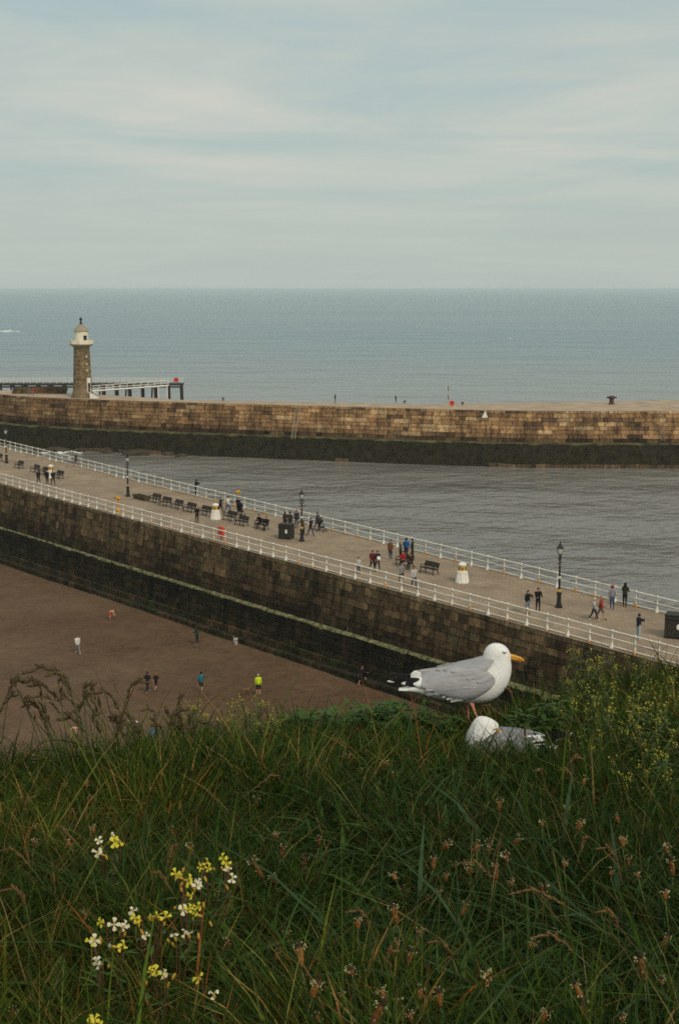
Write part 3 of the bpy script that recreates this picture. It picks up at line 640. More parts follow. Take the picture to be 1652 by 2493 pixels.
def capstan(px, py, label):
    o = thing('capstan', label, 'capstan', dz(px, py), 0.2, 'white and gold capstans')
    MB().lathe([(0.52, 0), (0.52, 0.1), (0.47, 0.13), (0.42, 0.45), (0.36, 0.72), (0.4, 0.78), (0.38, 0.84), (0.27, 0.88)], 8).build('drum', MAT['plain_white'], o)
    for i in range(8):
        a = 2 * math.pi * i / 8 + math.pi / 8; MB().tube([(0.46 * math.cos(a), 0.46 * math.sin(a), 0.1), (0.36 * math.cos(a), 0.36 * math.sin(a), 0.76)], 0.05, 5).build('whelp', MAT['plain_white'], o)
    hd = MB().lathe([(0.26, 0.86), (0.27, 0.92), (0.25, 1.25), (0.28, 1.3)], 12).build('head', MAT['gold'], o)
    for i in range(6):
        a = 2 * math.pi * i / 6 + 0.3; MB().box((0.25 * math.cos(a), 0.25 * math.sin(a), 1.08), (0.08, 0.1, 0.16), a).build('bar_socket', MAT['iron'], hd)
    MB().lathe([(0.3, 1.29), (0.31, 1.36), (0.26, 1.44), (0.14, 1.5), (0.02, 1.52)], 12).build('cap', MAT['plain_white'], o)
capstan(525, 1264, 'white and gold capstan at the end of the row of five benches')
capstan(1124, 1418, 'white and gold capstan standing alone right of the strollers')
capstan(125, 1163, 'white and gold capstan among the left group of benches')

def telescope(px, py, label, ang, z=0.0):
    o = thing('coin_telescope', label, 'telescope', dz(px, py, z), ang, 'yellow coin telescopes')
    MB().lathe([(0.2, 0), (0.2, 0.3), (0.14, 0.36), (0.09, 0.42)], 8).build('base', MAT['yellow'], o)
    MB().lathe([(0.07, 0.4), (0.06, 1.2), (0.1, 1.25), (0.1, 1.32)], 8).build('post', MAT['yellow'], o)
    hd = MB().tube([(-0.3, 0, 1.4), (-0.2, 0, 1.42), (0.18, 0, 1.46), (0.34, 0, 1.47)], [0.1, 0.15, 0.14, 0.1], 8).build('head', MAT['yellow'], o, True)
    MB().tube([(0.33, 0, 1.47), (0.42, 0, 1.48)], 0.075, 8).build('lens', MAT['iron'], hd)
telescope(288.5, 1249, 'yellow coin telescope at the beach-side railing', 2.6)
telescope(580, 1232, 'yellow coin telescope at the harbour-side railing', 0.9)
bx_ = thing('lifebuoy_cabinet', 'red lifebuoy cabinet on the beach-side railing', 'cabinet', dz(539, 1317), PDIR)
MB().box((0, 0, 0.8), (0.72, 0.25, 0.9), 0, 0.06).build('cabinet_body', MAT['red'], bx_); MB().tube([(0, 0, 0), (0, 0, 0.4)], 0.06, 6).build('post', MAT['red'], bx_)
MB().lathe([(0.3, 0), (0.28, 0.05)], 14, (0, 0.13, 0.85), Matrix.Rotation(R(-90), 3, 'X')).build('door_boss', MAT['red'], bx_)
def bin_(px, py, label, w=1.1, h_=1.3):
    o = thing('litter_bin', label, 'bin', dz(px, py), PDIR + 0.55)
    MB().box((0, 0, h_ / 2), (w - 0.06, w * 0.75 - 0.06, h_ - 0.1)).build('carcass', MAT['iron'], o)
    n = 9
    for i in range(n):
        for sy in (-1, 1): MB().box((-w / 2 + w * (i + 0.5) / n, sy * w * 0.375, h_ * 0.48), (w / n - 0.025, 0.05, h_ * 0.9), 0, 0.008).build('slat', MAT['bin_wood'], o)
    for i in range(6):
        for sx in (-1, 1): MB().box((sx * w / 2, -w * 0.375 + w * 0.75 * (i + 0.5) / 6, h_ * 0.48), (0.05, w * 0.75 / 6 - 0.025, h_ * 0.9), 0, 0.008).build('slat', MAT['bin_wood'], o)
    MB().box((0, 0, h_ - 0.02), (w + 0.1, w * 0.75 + 0.1, 0.09), 0, 0.02).build('lid', MAT['bin_wood'], o)
    for z in (0.12, h_ * 0.8): MB().box((0, -w * 0.375 - 0.03, z), (w + 0.06, 0.03, 0.07)).build('band', MAT['iron'], o)
    MB().lathe([(0.15, 0), (0.14, 0.015)], 12, (0.17, -w * 0.375 - 0.03, h_ * 0.52), Matrix.Rotation(R(90), 3, 'X'), 0.75, 1.2).build('label_plate', MAT['plain_white'], o)
bin_(697, 1311, 'large dark slatted bin beside the mid promenade lamp post'); bin_(1645, 1552, 'large black slatted bin cut by the right picture edge', 1.3, 1.5)

# ------------------------------------------------------------------ people
CLOTH = {}
def cloth(col):
    k = tuple(round(c, 3) for c in col)
    if k not in CLOTH: CLOTH[k] = mat('cloth', col, 0.9, 0.15, 14, spec=0.1)
    return CLOTH[k]
SKIN = mat('skin', (0.42, 0.23, 0.16), 0.6, 0.08, 10)
BLK = (0.012, 0.012, 0.014); NAVY = (0.018, 0.022, 0.035); JEAN = (0.035, 0.055, 0.095); LJEAN = (0.16, 0.21, 0.28); GREY = (0.16, 0.16, 0.17); WHT = (0.62, 0.61, 0.58); BRN = (0.05, 0.028, 0.016); BLOND = (0.35, 0.25, 0.11); MAROON = (0.11, 0.014, 0.018); REDC = (0.40, 0.03, 0.03); OLIVE = (0.03, 0.032, 0.018); RUST = (0.17, 0.065, 0.03); BLUE = (0.02, 0.09, 0.28); TEAL = (0.015, 0.13, 0.17); HIVIS = (0.55, 0.72, 0.02); DGREEN = (0.015, 0.05, 0.04); SKN = (0.42, 0.23, 0.16); TAN = (0.3, 0.22, 0.12)
PEND = []
def person(loc, h, face, pose, top, bot, label, hair=BRN, shoes=BLK, sleeve='long', legs='long', long_hair=False, cap=None, backpack=None, wide=1.0, coat=False):
    PEND.append(dict(loc=loc, h=h, face=face, pose=pose, top=top, bot=bot, label=label, hair=hair, shoes=shoes, sleeve=sleeve, legs=legs, lh=long_hair, cap=cap, bp=backpack, wide=wide, coat=coat))
POSES = {  # torso lean, (hipL, kneeL), (hipR, kneeR), (armL, elbL), (armR, elbR)
 'stand': (2, (2, 3), (-2, 3), (4, 12), (-4, 14)), 'walk': (4, (24, 8), (-20, 14), (-22, 20), (24, 25)), 'run': (10, (42, 45), (-28, 50), (-40, 80), (42, 85)),
 'phone': (2, (3, 3), (-3, 4), (50, 125), (-4, 25)), 'both_up': (3, (3, 3), (-4, 4), (48, 120), (44, 122)), 'sit': (8, (84, 84), (80, 88), (20, 50), (24, 55)), 'lean': (16, (2, 2), (-4, 2), (50, 40), (48, 42)),
 'bend': (78, (12, 22), (4, 12), (-10, 10), (-25, 15)), 'kick': (8, (60, 40), (-12, 6), (-40, 20), (50, 30)), 'hands_front': (2, (3, 3), (-3, 3), (18, 72), (18, 72)), 'push': (8, (14, 6), (-14, 10), (38, 50), (38, 50)) }
def fk(d):
    lean, hL, hR, aL, aR = POSES[d['pose']]; J = {}; w = d['wide']
    def rot(p, ang):   # lean forward (+x) about the pelvis
        a = R(ang); x, y, z = p; z -= 0.53; return (x * math.cos(a) + z * math.sin(a), y, 0.53 - x * math.sin(a) + z * math.cos(a))
    J['pel'] = (0, 0, 0.53)
    for k, z, x in (('spi', 0.63, 0.0), ('che', 0.745, 0.0), ('nec', 0.835, 0.0), ('hed', 0.885, 0.012), ('crn', 0.945, 0.004)): J[k] = rot((x, 0, z), lean if k in ('che', 'nec', 'hed', 'crn') else lean * 0.6)
    for s, (al, el), (hp, kn) in ((1, aL, hL), (-1, aR, hR)):
        n = 'L' if s > 0 else 'R'
        S_ = rot((0, s * 0.105 * w, 0.795), lean); J['sh' + n] = S_
        a = R(al + lean * 0.3); e = (S_[0] + 0.17 * math.sin(a), S_[1] + s * 0.02, S_[2] - 0.17 * math.cos(a)); J['el' + n] = e
        a2 = R(al + el + lean * 0.3); wv = (e[0] + 0.14 * math.sin(a2), e[1] - s * 0.012, e[2] - 0.14 * math.cos(a2)); J['wr' + n] = wv; J['ha' + n] = (wv[0] + 0.05 * math.sin(a2), wv[1] - s * .004, wv[2] - 0.05 * math.cos(a2))
        H_ = (0, s * 0.05, 0.505); J['hi' + n] = H_; a = R(hp); k = (H_[0] + 0.225 * math.sin(a), H_[1] + s * 0.006, H_[2] - 0.225 * math.cos(a)); J['kn' + n] = k
        a2 = R(hp - kn); an = (k[0] + 0.23 * math.sin(a2), k[1], k[2] - 0.23 * math.cos(a2)); J['an' + n] = an
        a3 = a2 * 0.4 if d['pose'] != 'sit' else 0; J['to' + n] = (an[0] + 0.075 * math.cos(a3), an[1] + s * 0.01, an[2] - 0.022 + 0.075 * math.sin(a3) * 0.4)
    low = min(J['anL'][2], J['anR'][2]); dzz = 0.048 - low
    return {k: Vector((v[0], v[1], v[2] + dzz)) for k, v in J.items()}
RAD = dict(pel=0.074, spi=0.07, che=0.08, nec=0.034, hed=0.056, crn=0.04, sh=0.042, el=0.029, wr=0.021, ha=0.024, hi=0.056, kn=0.037, an=0.025, to=0.021)
BONES = [('pel', 'spi', 'top'), ('spi', 'che', 'top'), ('che', 'nec', 'top'), ('nec', 'hed', 'skin'), ('hed', 'crn', 'skin')] + sum([[('che', 'sh' + n, 'top'), ('sh' + n, 'el' + n, 'top'), ('el' + n, 'wr' + n, 'fore'), ('wr' + n, 'ha' + n, 'skin'), ('pel', 'hi' + n, 'bot'), ('hi' + n, 'kn' + n, 'bot'), ('kn' + n, 'an' + n, 'shin'), ('an' + n, 'to' + n, 'shoe')] for n in 'LR'], [])
def finish_people():
    tmp = []
    for d in PEND:
        J = fk(d); names = list(J); me = bpy.data.meshes.new('tmp'); h_ = d['h']
        me.from_pydata([J[k] * h_ for k in names], [(names.index(a), names.index(b_)) for a, b_, _ in BONES], [])
        o = bpy.data.objects.new('tmp', me); C.objects.link(o); sk = o.modifiers.new('s', 'SKIN'); sk.use_smooth_shade = True
        for i, k in enumerate(names):
            r = RAD.get(k, RAD.get(k[:2])) * h_; w = d['wide'] if k in ('pel', 'spi', 'che') else 1
            if d['coat'] and k in ('pel', 'spi'): w *= 1.15
            if k.startswith('hi') and d['coat']: w *= 1.2
            me.skin_vertices[0].data[i].radius = (r * w, r * w); me.skin_vertices[0].data[i].use_root = (k == 'pel')
        ss = o.modifiers.new('u', 'SUBSURF'); ss.levels = 1; ss.render_levels = 1
        tmp.append((d, J, o))
    dg = bpy.context.evaluated_depsgraph_get()
    for d, J, o in tmp:
        me = bpy.data.meshes.new_from_object(o.evaluated_get(dg)); me.name = 'person'; h_ = d['h']
        me.materials.clear(); sk_bot = d['bot']
        for c in (cloth(d['top']), cloth(d['bot']), SKIN, cloth(d['shoes'])): me.materials.append(c)
        n = len(me.polygons); cen = np.zeros(n * 3); me.polygons.foreach_get('center', cen); cen = cen.reshape(-1, 3)
        best = np.full(n, 1e9); reg = np.zeros(n, int)
        for a, b_, kind in BONES:
            pa, pb = np.array(J[a]) * h_, np.array(J[b_]) * h_; ab = pb - pa; tt = np.clip(((cen - pa) @ ab) / (ab @ ab), 0, 1)
            ra = RAD.get(a, RAD.get(a[:2])) * h_; rb = RAD.get(b_, RAD.get(b_[:2])) * h_
            dist = np.linalg.norm(cen - (pa + tt[:, None] * ab), axis=1) - (ra + (rb - ra) * tt) * 0.9
            idx = {'top': 0, 'bot': 1, 'skin': 2, 'shoe': 3, 'fore': 0 if d['sleeve'] == 'long' else 2, 'shin': 1 if d['legs'] == 'long' else 2}[kind]
            if d['coat'] and kind == 'bot' and a == 'pel': idx = 0
            msk = dist < best; best[msk] = dist[msk]; reg[msk] = idx
        me.polygons.foreach_set('material_index', reg.tolist()); me.polygons.foreach_set('use_smooth', [True] * n); me.update()
        bpy.data.objects.remove(o)
        p = link('person', me, None, d['loc'], R(d['face'])); tag(p, d['label'], 'person')
        hd = J['hed'] * h_; cr = J['crn'] * h_; ax = (cr - hd).normalized()
        c = (hd * 0.45 + cr * 0.55) + Vector((-0.008 * h_, 0, 0.004 * h_)); m = MB(); r = 0.062 * h_
        m.ball(c, (r * 1.0, r * 0.92, r * 1.1), 10, 8)
        keep = []
        for f in m.f:
            fc = sum((Vector(m.v[i]) for i in f), Vector()) / len(f) - c
            if not (fc.x > r * 0.15 and fc.z < r * 0.45) and fc.z > -r * (1.2 if d['lh'] else 0.6): keep.append(f)
        m.f = keep; m.m = [0] * len(keep)
        if d['lh']: m.ball(c + Vector((-0.02 * h_, 0, -0.07 * h_)), (0.035 * h_, 0.06 * h_, 0.085 * h_), 8, 6)
        if d['hair'] is not None: m.build('hair', cloth(d['hair']), p, True)
        if d['cap']:
            cm_ = MB(); cm_.lathe([(r * 1.12, 0), (r * 1.1, r * 0.4), (r * 0.7, r * 0.85), (r * 0.1, r * 1.0)], 10, c + Vector((0, 0, r * 0.25))); cm_.box(c + Vector((r * 1.2, 0, r * 0.3)), (r * 1.0, r * 1.4, r * 0.14)); cm_.build('cap', cloth(d['cap']), p)
        if d['bp']:
            ch_ = (J['che'] * 0.6 + J['spi'] * 0.4) * h_; MB().box(ch_ + Vector((-0.115 * h_, 0, 0)), (0.1 * h_, 0.17 * h_, 0.24 * h_), 0, 0.03 * h_).build('backpack', cloth(d['bp']), p)
    PEND.clear()
PX = person
# right end of the promenade
PX(dz(1283, 1495), 1.66, -60, 'phone', BLK, LJEAN, 'person in black top and short jeans with a raised hand, beside the dark-clothed companion', long_hair=True, legs='short', sleeve='long')
PX(dz(1308, 1490), 1.70, -75, 'hands_front', BLK, BLK, 'person all in black with hands joined, left of the rightmost lamp', hair=(0.015, 0.01, 0.01), wide=1.05)
PX(dz(1444, 1511), 1.62, -30, 'walk', (0.38, 0.38, 0.37), NAVY, 'person in pale grey jacket and dark trousers walking beside the red-shirted walker', hair=(0.5, 0.48, 0.44), shoes=WHT)
PX(dz(1460, 1510), 1.74, -30, 'walk', (0.27, 0.035, 0.03), (0.1, 0.08, 0.08), 'walker in red shirt and shorts beside a pale grey jacket', hair=(0.3, 0.2, 0.15), legs='short', wide=1.15)
PX(dz(1488, 1485), 1.72, 100, 'stand', (0.2, 0.2, 0.21), (0.03, 0.05, 0.15), 'person in red cap, grey top and blue jeans at the harbour-side railing', cap=REDC, shoes=WHT)
PX(dz(1519, 1478), 1.72, 60, 'hands_front', OLIVE, BLK, 'person in dark hooded coat at the harbour railing right of the red cap', hair=BLK, coat=True, long_hair=True)
PX(dz(1552, 1558), 1.70, 40, 'both_up', NAVY, (0.33, 0.37, 0.42), 'person in navy top and pale jeans raising both hands to take a picture', shoes=WHT, hair=BRN)
# group in the middle
PX(dz(872, 1398), 1.36, -80, 'stand', (0.42, 0.42, 0.4), NAVY, 'child in pale vest over dark sleeves walking by the beach-side railing', hair=BRN)
PX(dz(906, 1391), 1.74, -70, 'walk', MAROON, BLK, 'person with a maroon backpack walking beside a long-haired companion', backpack=MAROON, hair=(0.02, 0.012, 0.01))
PX(dz(918, 1390), 1.68, -70, 'walk', NAVY, NAVY, 'long-haired person in navy carrying a round white bag', long_hair=True)
PX(dz(950, 1364), 1.68, -120, 'stand', RUST, JEAN, 'person in long rust brown coat and jeans standing apart', long_hair=True, coat=True, shoes=TAN)
PX(dz(974, 1366), 1.70, 20, 'stand', (0.12, 0.11, 0.09), BLK, 'blond person in dark clothes left of the blue jacket', hair=BLOND, long_hair=True)
PX(dz(988, 1362), 1.78, 60, 'stand', BLUE, NAVY, 'person in bright blue jacket in the middle of the strollers', wide=1.15, hair=BLK)
PX(dz(1003, 1361), 1.72, 160, 'stand', OLIVE, BLK, 'dark olive-clothed person right of the blue jacket', hair=BLK)
PX(dz(982, 1381) + Vector((0, 0, 0.0)), 1.66, -126, 'sit', REDC, BLK, 'person in dark red sitting on a bench among the strollers', hair=BRN)
PX(dz(1000, 1386), 1.66, -126, 'sit', BRN, BLK, 'person in brown sitting on the bench beside the person in red', hair=BRN)
PX(dz(976, 1422), 1.70, -80, 'walk', (0.22, 0.21, 0.22), BLK, 'person in grey top and black shorts passing the beach-side railing', legs='short', hair=BRN, long_hair=True)
PX(dz(1007, 1432), 1.72, -80, 'walk', (0.42, 0.41, 0.4), JEAN, 'long-haired person in pale cardigan and jeans nearest the beach-side railing', hair=(0.12, 0.05, 0.025), long_hair=True)
# by the bin and lamp
PX(dz(694, 1290), 1.70, 70, 'stand', (0.05, 0.035, 0.03), BLK, 'brown-clothed person half hidden behind the dark slatted bin, the left one', long_hair=True)
PX(dz(706, 1291), 1.72, 110, 'stand', (0.035, 0.035, 0.025), BLK, 'dark-clothed person behind the dark slatted bin, the right one')
PX(dz(722, 1286), 1.70, -90, 'stand', (0.04, 0.025, 0.03), JEAN, 'person in dark jacket with red scarf left of the mid lamp', hair=BRN, cap=(0.35, 0.06, 0.07))
PX(dz(756, 1306), 1.74, -40, 'walk', NAVY, JEAN, 'walker in navy jacket and jeans just right of the mid lamp', hair=BRN, wide=1.1)
PX(dz(771, 1290), 1.70, -20, 'push', (0.08, 0.06, 0.065), (0.1, 0.02, 0.02), 'long-haired person pushing a pushchair near the harbour railing', long_hair=True, hair=(0.03, 0.015, 0.01))
PX(dz(737, 1303), 1.62, 120, 'lean', (0.09, 0.06, 0.03), BLK, 'person in brown leaning behind the mid lamp post', hair=BRN)
PX(dz(478, 1208), 1.82, 50, 'both_up', BLK, BLK, 'tall person all in black raising binoculars at the harbour railing', hair=BLK, wide=1.05)
PX(dz(537, 1252), 1.78, -30, 'walk', (0.03, 0.022, 0.018), (0.03, 0.035, 0.04), 'dark-clothed walker beside the person in white shirt', hair=BRN)
PX(dz(555, 1249), 1.74, -30, 'walk', WHT, (0.05, 0.09, 0.2), 'walker in white shirt and blue trousers', hair=BRN)
PX(dz(580, 1249), 1.6, -90, 'push', BLK, BLK, 'dark-clothed person bent over a pushchair under the far telescope', hair=BLK)
PX(dz(480, 1275), 1.68, -70, 'hands_front', BLK, BLK, 'person in black standing by the beach-side railing below the benches', hair=TAN)
PX(dz(632, 1287), 1.70, -126, 'sit', BLK, BLK, 'dark-clothed person sitting on the left half of the occupied bench', hair=BRN)
PX(dz(650, 1292), 1.70, -126, 'sit', (0.016, 0.018, 0.016), NAVY, 'dark-clothed person sitting on the right half of the occupied bench', hair=(0.1, 0.06, 0.04))
# left
PX(dz(171, 1138), 1.66, -40, 'walk', (0.4, 0.4, 0.4), GREY, 'person in pale top walking along the harbour railing at far left', hair=BLOND, shoes=TAN, legs='short')
PX(dz(186, 1136), 1.76, -40, 'walk', (0.05, 0.04, 0.03), (0.06, 0.05, 0.04), 'person in brown shirt walking beside the pale top at far left', hair=BRN, legs='short')
PX(dz(95, 1180), 1.72, 120, 'walk', BLK, (0.03, 0.03, 0.035), 'dark-clothed person at far left by the beach-side railing', hair=BLK)
PX(dz(116, 1181), 1.74, -100, 'stand', BLK, BLK, 'black-clothed person standing before the left capstan', hair=BLK, shoes=WHT)
PX(dz(130, 1182), 1.80, -60, 'walk', (0.02, 0.02, 0.016), BLK, 'tall dark-clothed walker right of the left capstan', hair=BLK, shoes=REDC, wide=1.1)
# far pier
PX(at_z(815.5, 981, EZ), 1.8, 180, 'stand', BLK, BLK, 'lone person in black standing on the middle of the far pier', hair=BLK, wide=1.35, coat=True)
PX(at_z(963, 982, EZ), 1.68, 200, 'stand', (0.02, 0.015, 0.02), BLK, 'lone dark-clothed walker on the far pier right of its middle', hair=(0.2, 0.06, 0.05), wide=1.3, coat=True)
PX(at_y(81, 963, 298), 1.7, -90, 'stand', REDC, GREY, 'person in red at the far pier end beside the lighthouse', hair=BLK, wide=1.2)
PX(at_y(71, 963, 298), 1.5, -90, 'stand', (0.12, 0.13, 0.2), GREY, 'small person in bluish clothes left of the red figure at the far pier end', hair=BRN)
# beach
def bz(px, py):
    z = -7.0
    for _ in range(6): p = at_z(px, py, z); z = beach_z(p)
    return at_z(px, py, z)
PX(bz(268, 1509), 1.35, 0, 'bend', (0.6, 0.3, 0.2), (0.5, 0.09, 0.02), 'child in orange bending down on the sand', hair=(0.03, 0.015, 0.01), legs='short')
PX(bz(190, 1591), 1.60, -60, 'walk', WHT, (0.2, 0.2, 0.23), 'person in white top and grey trousers walking alone on the sand', hair=(0.13, 0.05, 0.03), shoes=WHT)
PX(bz(480, 1570), 1.64, 150, 'hands_front', DGREEN, (0.012, 0.03, 0.035), 'long-haired person in dark green with white shoes on the sand', long_hair=True, hair=(0.06, 0.025, 0.015), shoes=WHT)
PX(bz(359, 1686), 1.62, 60, 'walk', BLK, BLK, 'taller of two dark-clothed children on the sand, white socks', shoes=WHT, sleeve='short')
PX(bz(380, 1681), 1.38, 60, 'walk', (0.02, 0.016, 0.02), BLK, 'smaller of two dark-clothed children on the sand, red-haired', hair=(0.3, 0.1, 0.03), sleeve='short', legs='short')
PX(bz(490, 1685), 1.62, 90, 'run', TEAL, BLK, 'person in teal top and black shorts running on the sand', hair=(0.02, 0.012, 0.01), legs='short', shoes=SKN)
PX(bz(629, 1693), 1.60, 95, 'stand', HIVIS, BLK, 'person in bright yellow jacket and black shorts on the sand', hair=(0.4, 0.32, 0.24), legs='short', shoes=SKN)
PX(bz(878, 1668), 1.50, 0, 'kick', (0.03, 0.03, 0.04), BLK, 'person in dark clothes kicking a white ball on the sand', hair=(0.16, 0.06, 0.03), legs='short', shoes=SKN)
PX(bz(372, 1822), 1.6, 100, 'stand', (0.12, 0.2, 0.42), (0.06, 0.09, 0.16), 'person in light blue half hidden behind the left grass stalks', hair=BRN)
PX(bz(174, 1800), 1.3, 0, 'bend', (0.5, 0.28, 0.2), TAN, 'person in pinkish top half hidden behind the leftmost grass stalks', hair=BLOND)
finish_people()
# ball, dog, white bag, pushchairs
bp_ = bz(907, 1664); tag(MB().ball((0, 0, 0), 0.14, 12, 8).build('ball', MAT['plain_white'], None, True), 'small white ball in front of the kicking person on the sand', 'ball').location = bp_ + Vector((0, 0, 0.16))
def dog(pos, rz, col, label, s=1.0):
    m = MB(); F_ = cloth(col)
    m.tube([(-0.34, 0, 0.42), (-0.2, 0, 0.45), (0.05, 0, 0.43), (0.24, 0, 0.46), (0.36, 0, 0.58), (0.44, 0, 0.68), (0.53, 0, 0.66), (0.62, 0, 0.62)], [0.07, 0.12, 0.13, 0.14, 0.09, 0.095, 0.06, 0.035], 8)
    for sx, sy in ((0.24, 0.07), (0.24, -0.07), (-0.27, 0.07), (-0.27, -0.07)):
        b_ = -0.05 if sx < 0 else 0.01; m.tube([(sx, sy, 0.42), (sx + b_ * -1, sy, 0.24), (sx + b_, sy, 0.13), (sx, sy, 0.0), (sx + 0.05, sy, 0.0)], [0.075, 0.045, 0.032, 0.028, 0.025], 6)
    m.tube([(-0.36, 0, 0.45), (-0.5, 0, 0.55), (-0.58, 0, 0.68)], [0.035, 0.025, 0.015], 5)
    for sy in (0.06, -0.06): m.tube([(0.42, sy, 0.74), (0.4, sy * 1.4, 0.66)], [0.03, 0.02], 5)
    m.v = [tuple(Vector(v) * s) for v in m.v]
    o = m.build('dog', F_, None, True); o.location = pos; o.rotation_euler = (0, 0, rz); tag(o, label, 'dog')
dog(bz(599, 1692), 0.4, (0.16, 0.09, 0.05), 'small brown dog beside the person in the yellow jacket', 0.9)
dog(bz(573, 1569), -1.2, (0.65, 0.6, 0.52), 'small white dog alone on the sand below the pier wall', 0.85)
wb = dz(918, 1390); tag(MB().ball((0, 0, 0), (0.16, 0.12, 0.17), 10, 7).build('bag', MAT['plain_white'], None, True), 'round white bag carried by the long-haired person in navy', 'bag').location = wb + Vector((0.08, -0.24, 1.02))
def pushchair(pos, rz, label, col):
    o = thing('pushchair', label, 'pushchair', pos, rz)
    for sy in (-0.22, 0.22): MB().tube([(-0.5, sy, 1.0), (-0.1, sy, 0.6), (0.4, sy, 0.15)], 0.02, 5).build('frame', MAT['iron'], o); MB().tube([(-0.3, sy, 0.12), (0.1, sy, 0.55)], 0.02, 5).build('strut', MAT['iron'], o)
    wm = MB().tube([(0.11 * math.cos(a), 0, 0.11 * math.sin(a)) for a in np.linspace(0, 2 * math.pi, 11)], 0.03, 5).mesh('wheel', MAT['iron'])
    for sx in (-0.3, 0.38):
        for sy in (-0.24, 0.24): link('wheel', wm, o, (sx, sy, 0.13))
    MB().box((0.05, 0, 0.42), (0.5, 0.4, 0.1), 0, 0.03).build('seat', cloth(col), o); MB().box((-0.17, 0, 0.68), (0.1, 0.4, 0.5), 0, 0.03).build('backrest', cloth(col), o)
    MB().tube([(-0.3, 0, 0.85), (-0.12, 0, 0.98), (0.12, 0, 0.92)], [0.24, 0.26, 0.2], 8, 1.0).build('hood', cloth(col), o)
    MB().tube([(-0.5, -0.22, 1.0), (-0.5, 0.22, 1.0)], 0.022, 5).build('handle', MAT['iron'], o)
pushchair(dz(781, 1294), R(-30), 'dark pushchair with pale trim near the harbour railing', (0.03, 0.035, 0.035)); pushchair(dz(586, 1255), R(-60), 'black pushchair under the far yellow telescope', BLK)

# ------------------------------------------------------------------ gulls
GW = mat('white_plumage', (0.78, 0.78, 0.77), 0.85, 0.08, 60, 0.002, 200, col2=(0.86, 0.86, 0.85), spec=0.1)
GG = mat('grey_plumage', (0.37, 0.367, 0.385), 0.9, 0.16, 40, 0.003, 120, spec=0.06, stretch=(0.3, 1, 1), objrand=0.14)
GBK = mat('black_feather', (0.012, 0.012, 0.013), 0.6, 0.3, 40)
GG2 = mat('rear_grey_plumage', (0.235, 0.235, 0.255), 0.9, 0.2, 40, 0.004, 110, spec=0.06, stretch=(0.3, 1, 1), objrand=0.14)
GLEG = mat('pink_leg', (0.62, 0.28, 0.19), 0.55, 0.12, 60)
GBILL = mat('yellow_bill', (0.66, 0.33, 0.03), 0.4, 0.1, 60); GRED = mat('bill_spot', (0.55, 0.08, 0.02), 0.4, 0.05, 60)
GEYE = mat('eye_iris', (0.55, 0.45, 0.2), 0.2, 0.1, 90); GORB = mat('eye_ring', (0.30, 0.16, 0.05), 0.6, 0.1, 90)
def loft(secs, k, seg=24, sub=3):
    """secs: (cx, cz, tilt deg, half thickness, half width) in image units; ring plane is perpendicular to the spine"""
    n = len(secs); out = []
    S_ = np.array(secs, float)
    tt = np.linspace(0, n - 1, (n - 1) * sub + 1)
    def cr(col, t):
        i = int(min(max(math.floor(t), 0), n - 2)); f = t - i; p = [S_[max(i - 1, 0), col], S_[i, col], S_[i + 1, col], S_[min(i + 2, n - 1), col]]
        return 0.5 * (2 * p[1] + (p[2] - p[0]) * f + (2 * p[0] - 5 * p[1] + 4 * p[2] - p[3]) * f * f + (3 * p[1] - p[0] - 3 * p[2] + p[3]) * f ** 3)
    P = []
    for t_ in tt:
        cx_, cz_, tl, r, w = [cr(c, t_) for c in range(5)]; r = max(r, 0.5); w = max(w, 0.5); a = R(tl); row = []
        for i in range(seg + 1):
            q = 2 * math.pi * i / seg; dd = math.cos(q) * r
            row.append(Vector(((cx_ - math.sin(a) * dd) * k, math.sin(q) * w * k, (cz_ + math.cos(a) * dd) * k)))
        P.append(row)
    m = MB(); vs = [p for row in P for p in row[:-1]]; sg = seg; nr = len(P)
    fs = [(i * sg + j, i * sg + (j + 1) % sg, (i + 1) * sg + (j + 1) % sg, (i + 1) * sg + j) for i in range(nr - 1) for j in range(sg)]
    fs += [tuple(range(sg)), tuple((nr - 1) * sg + j for j in range(sg))]
    return m.add(vs, fs)
def feather(m, a, b_, wid, thick, side=Vector((0, 0, 1)), tip=0.14, bend=0.0, n=9):
    a, b_ = Vector(a), Vector(b_); d = (b_ - a); nrm = d.cross(side).normalized()
    P = []; Q = []
    for i in range(n + 1):
        f = i / n; w = wid * min(1.0, (f + 0.15) * 3) * math.sqrt(max(1 - max(f - 0.55, 0) ** 2 / 0.45 ** 2 * 0.97, 0.02)); c = a + d * f + side * bend * math.sin(f * 1.6)
        P.append([c - side * w + nrm * 0.0, c + nrm * thick, c + side * w]); Q.append([c - side * w, c - nrm * thick, c + side * w])
    for G_ in (P, Q):
        v0 = len(m.v); f0 = len(m.f); m.grid(G_)
        for q in range(f0, len(m.f)):
            if tip and (q - f0) // 2 >= n * (1 - tip): m.m[q] = 1
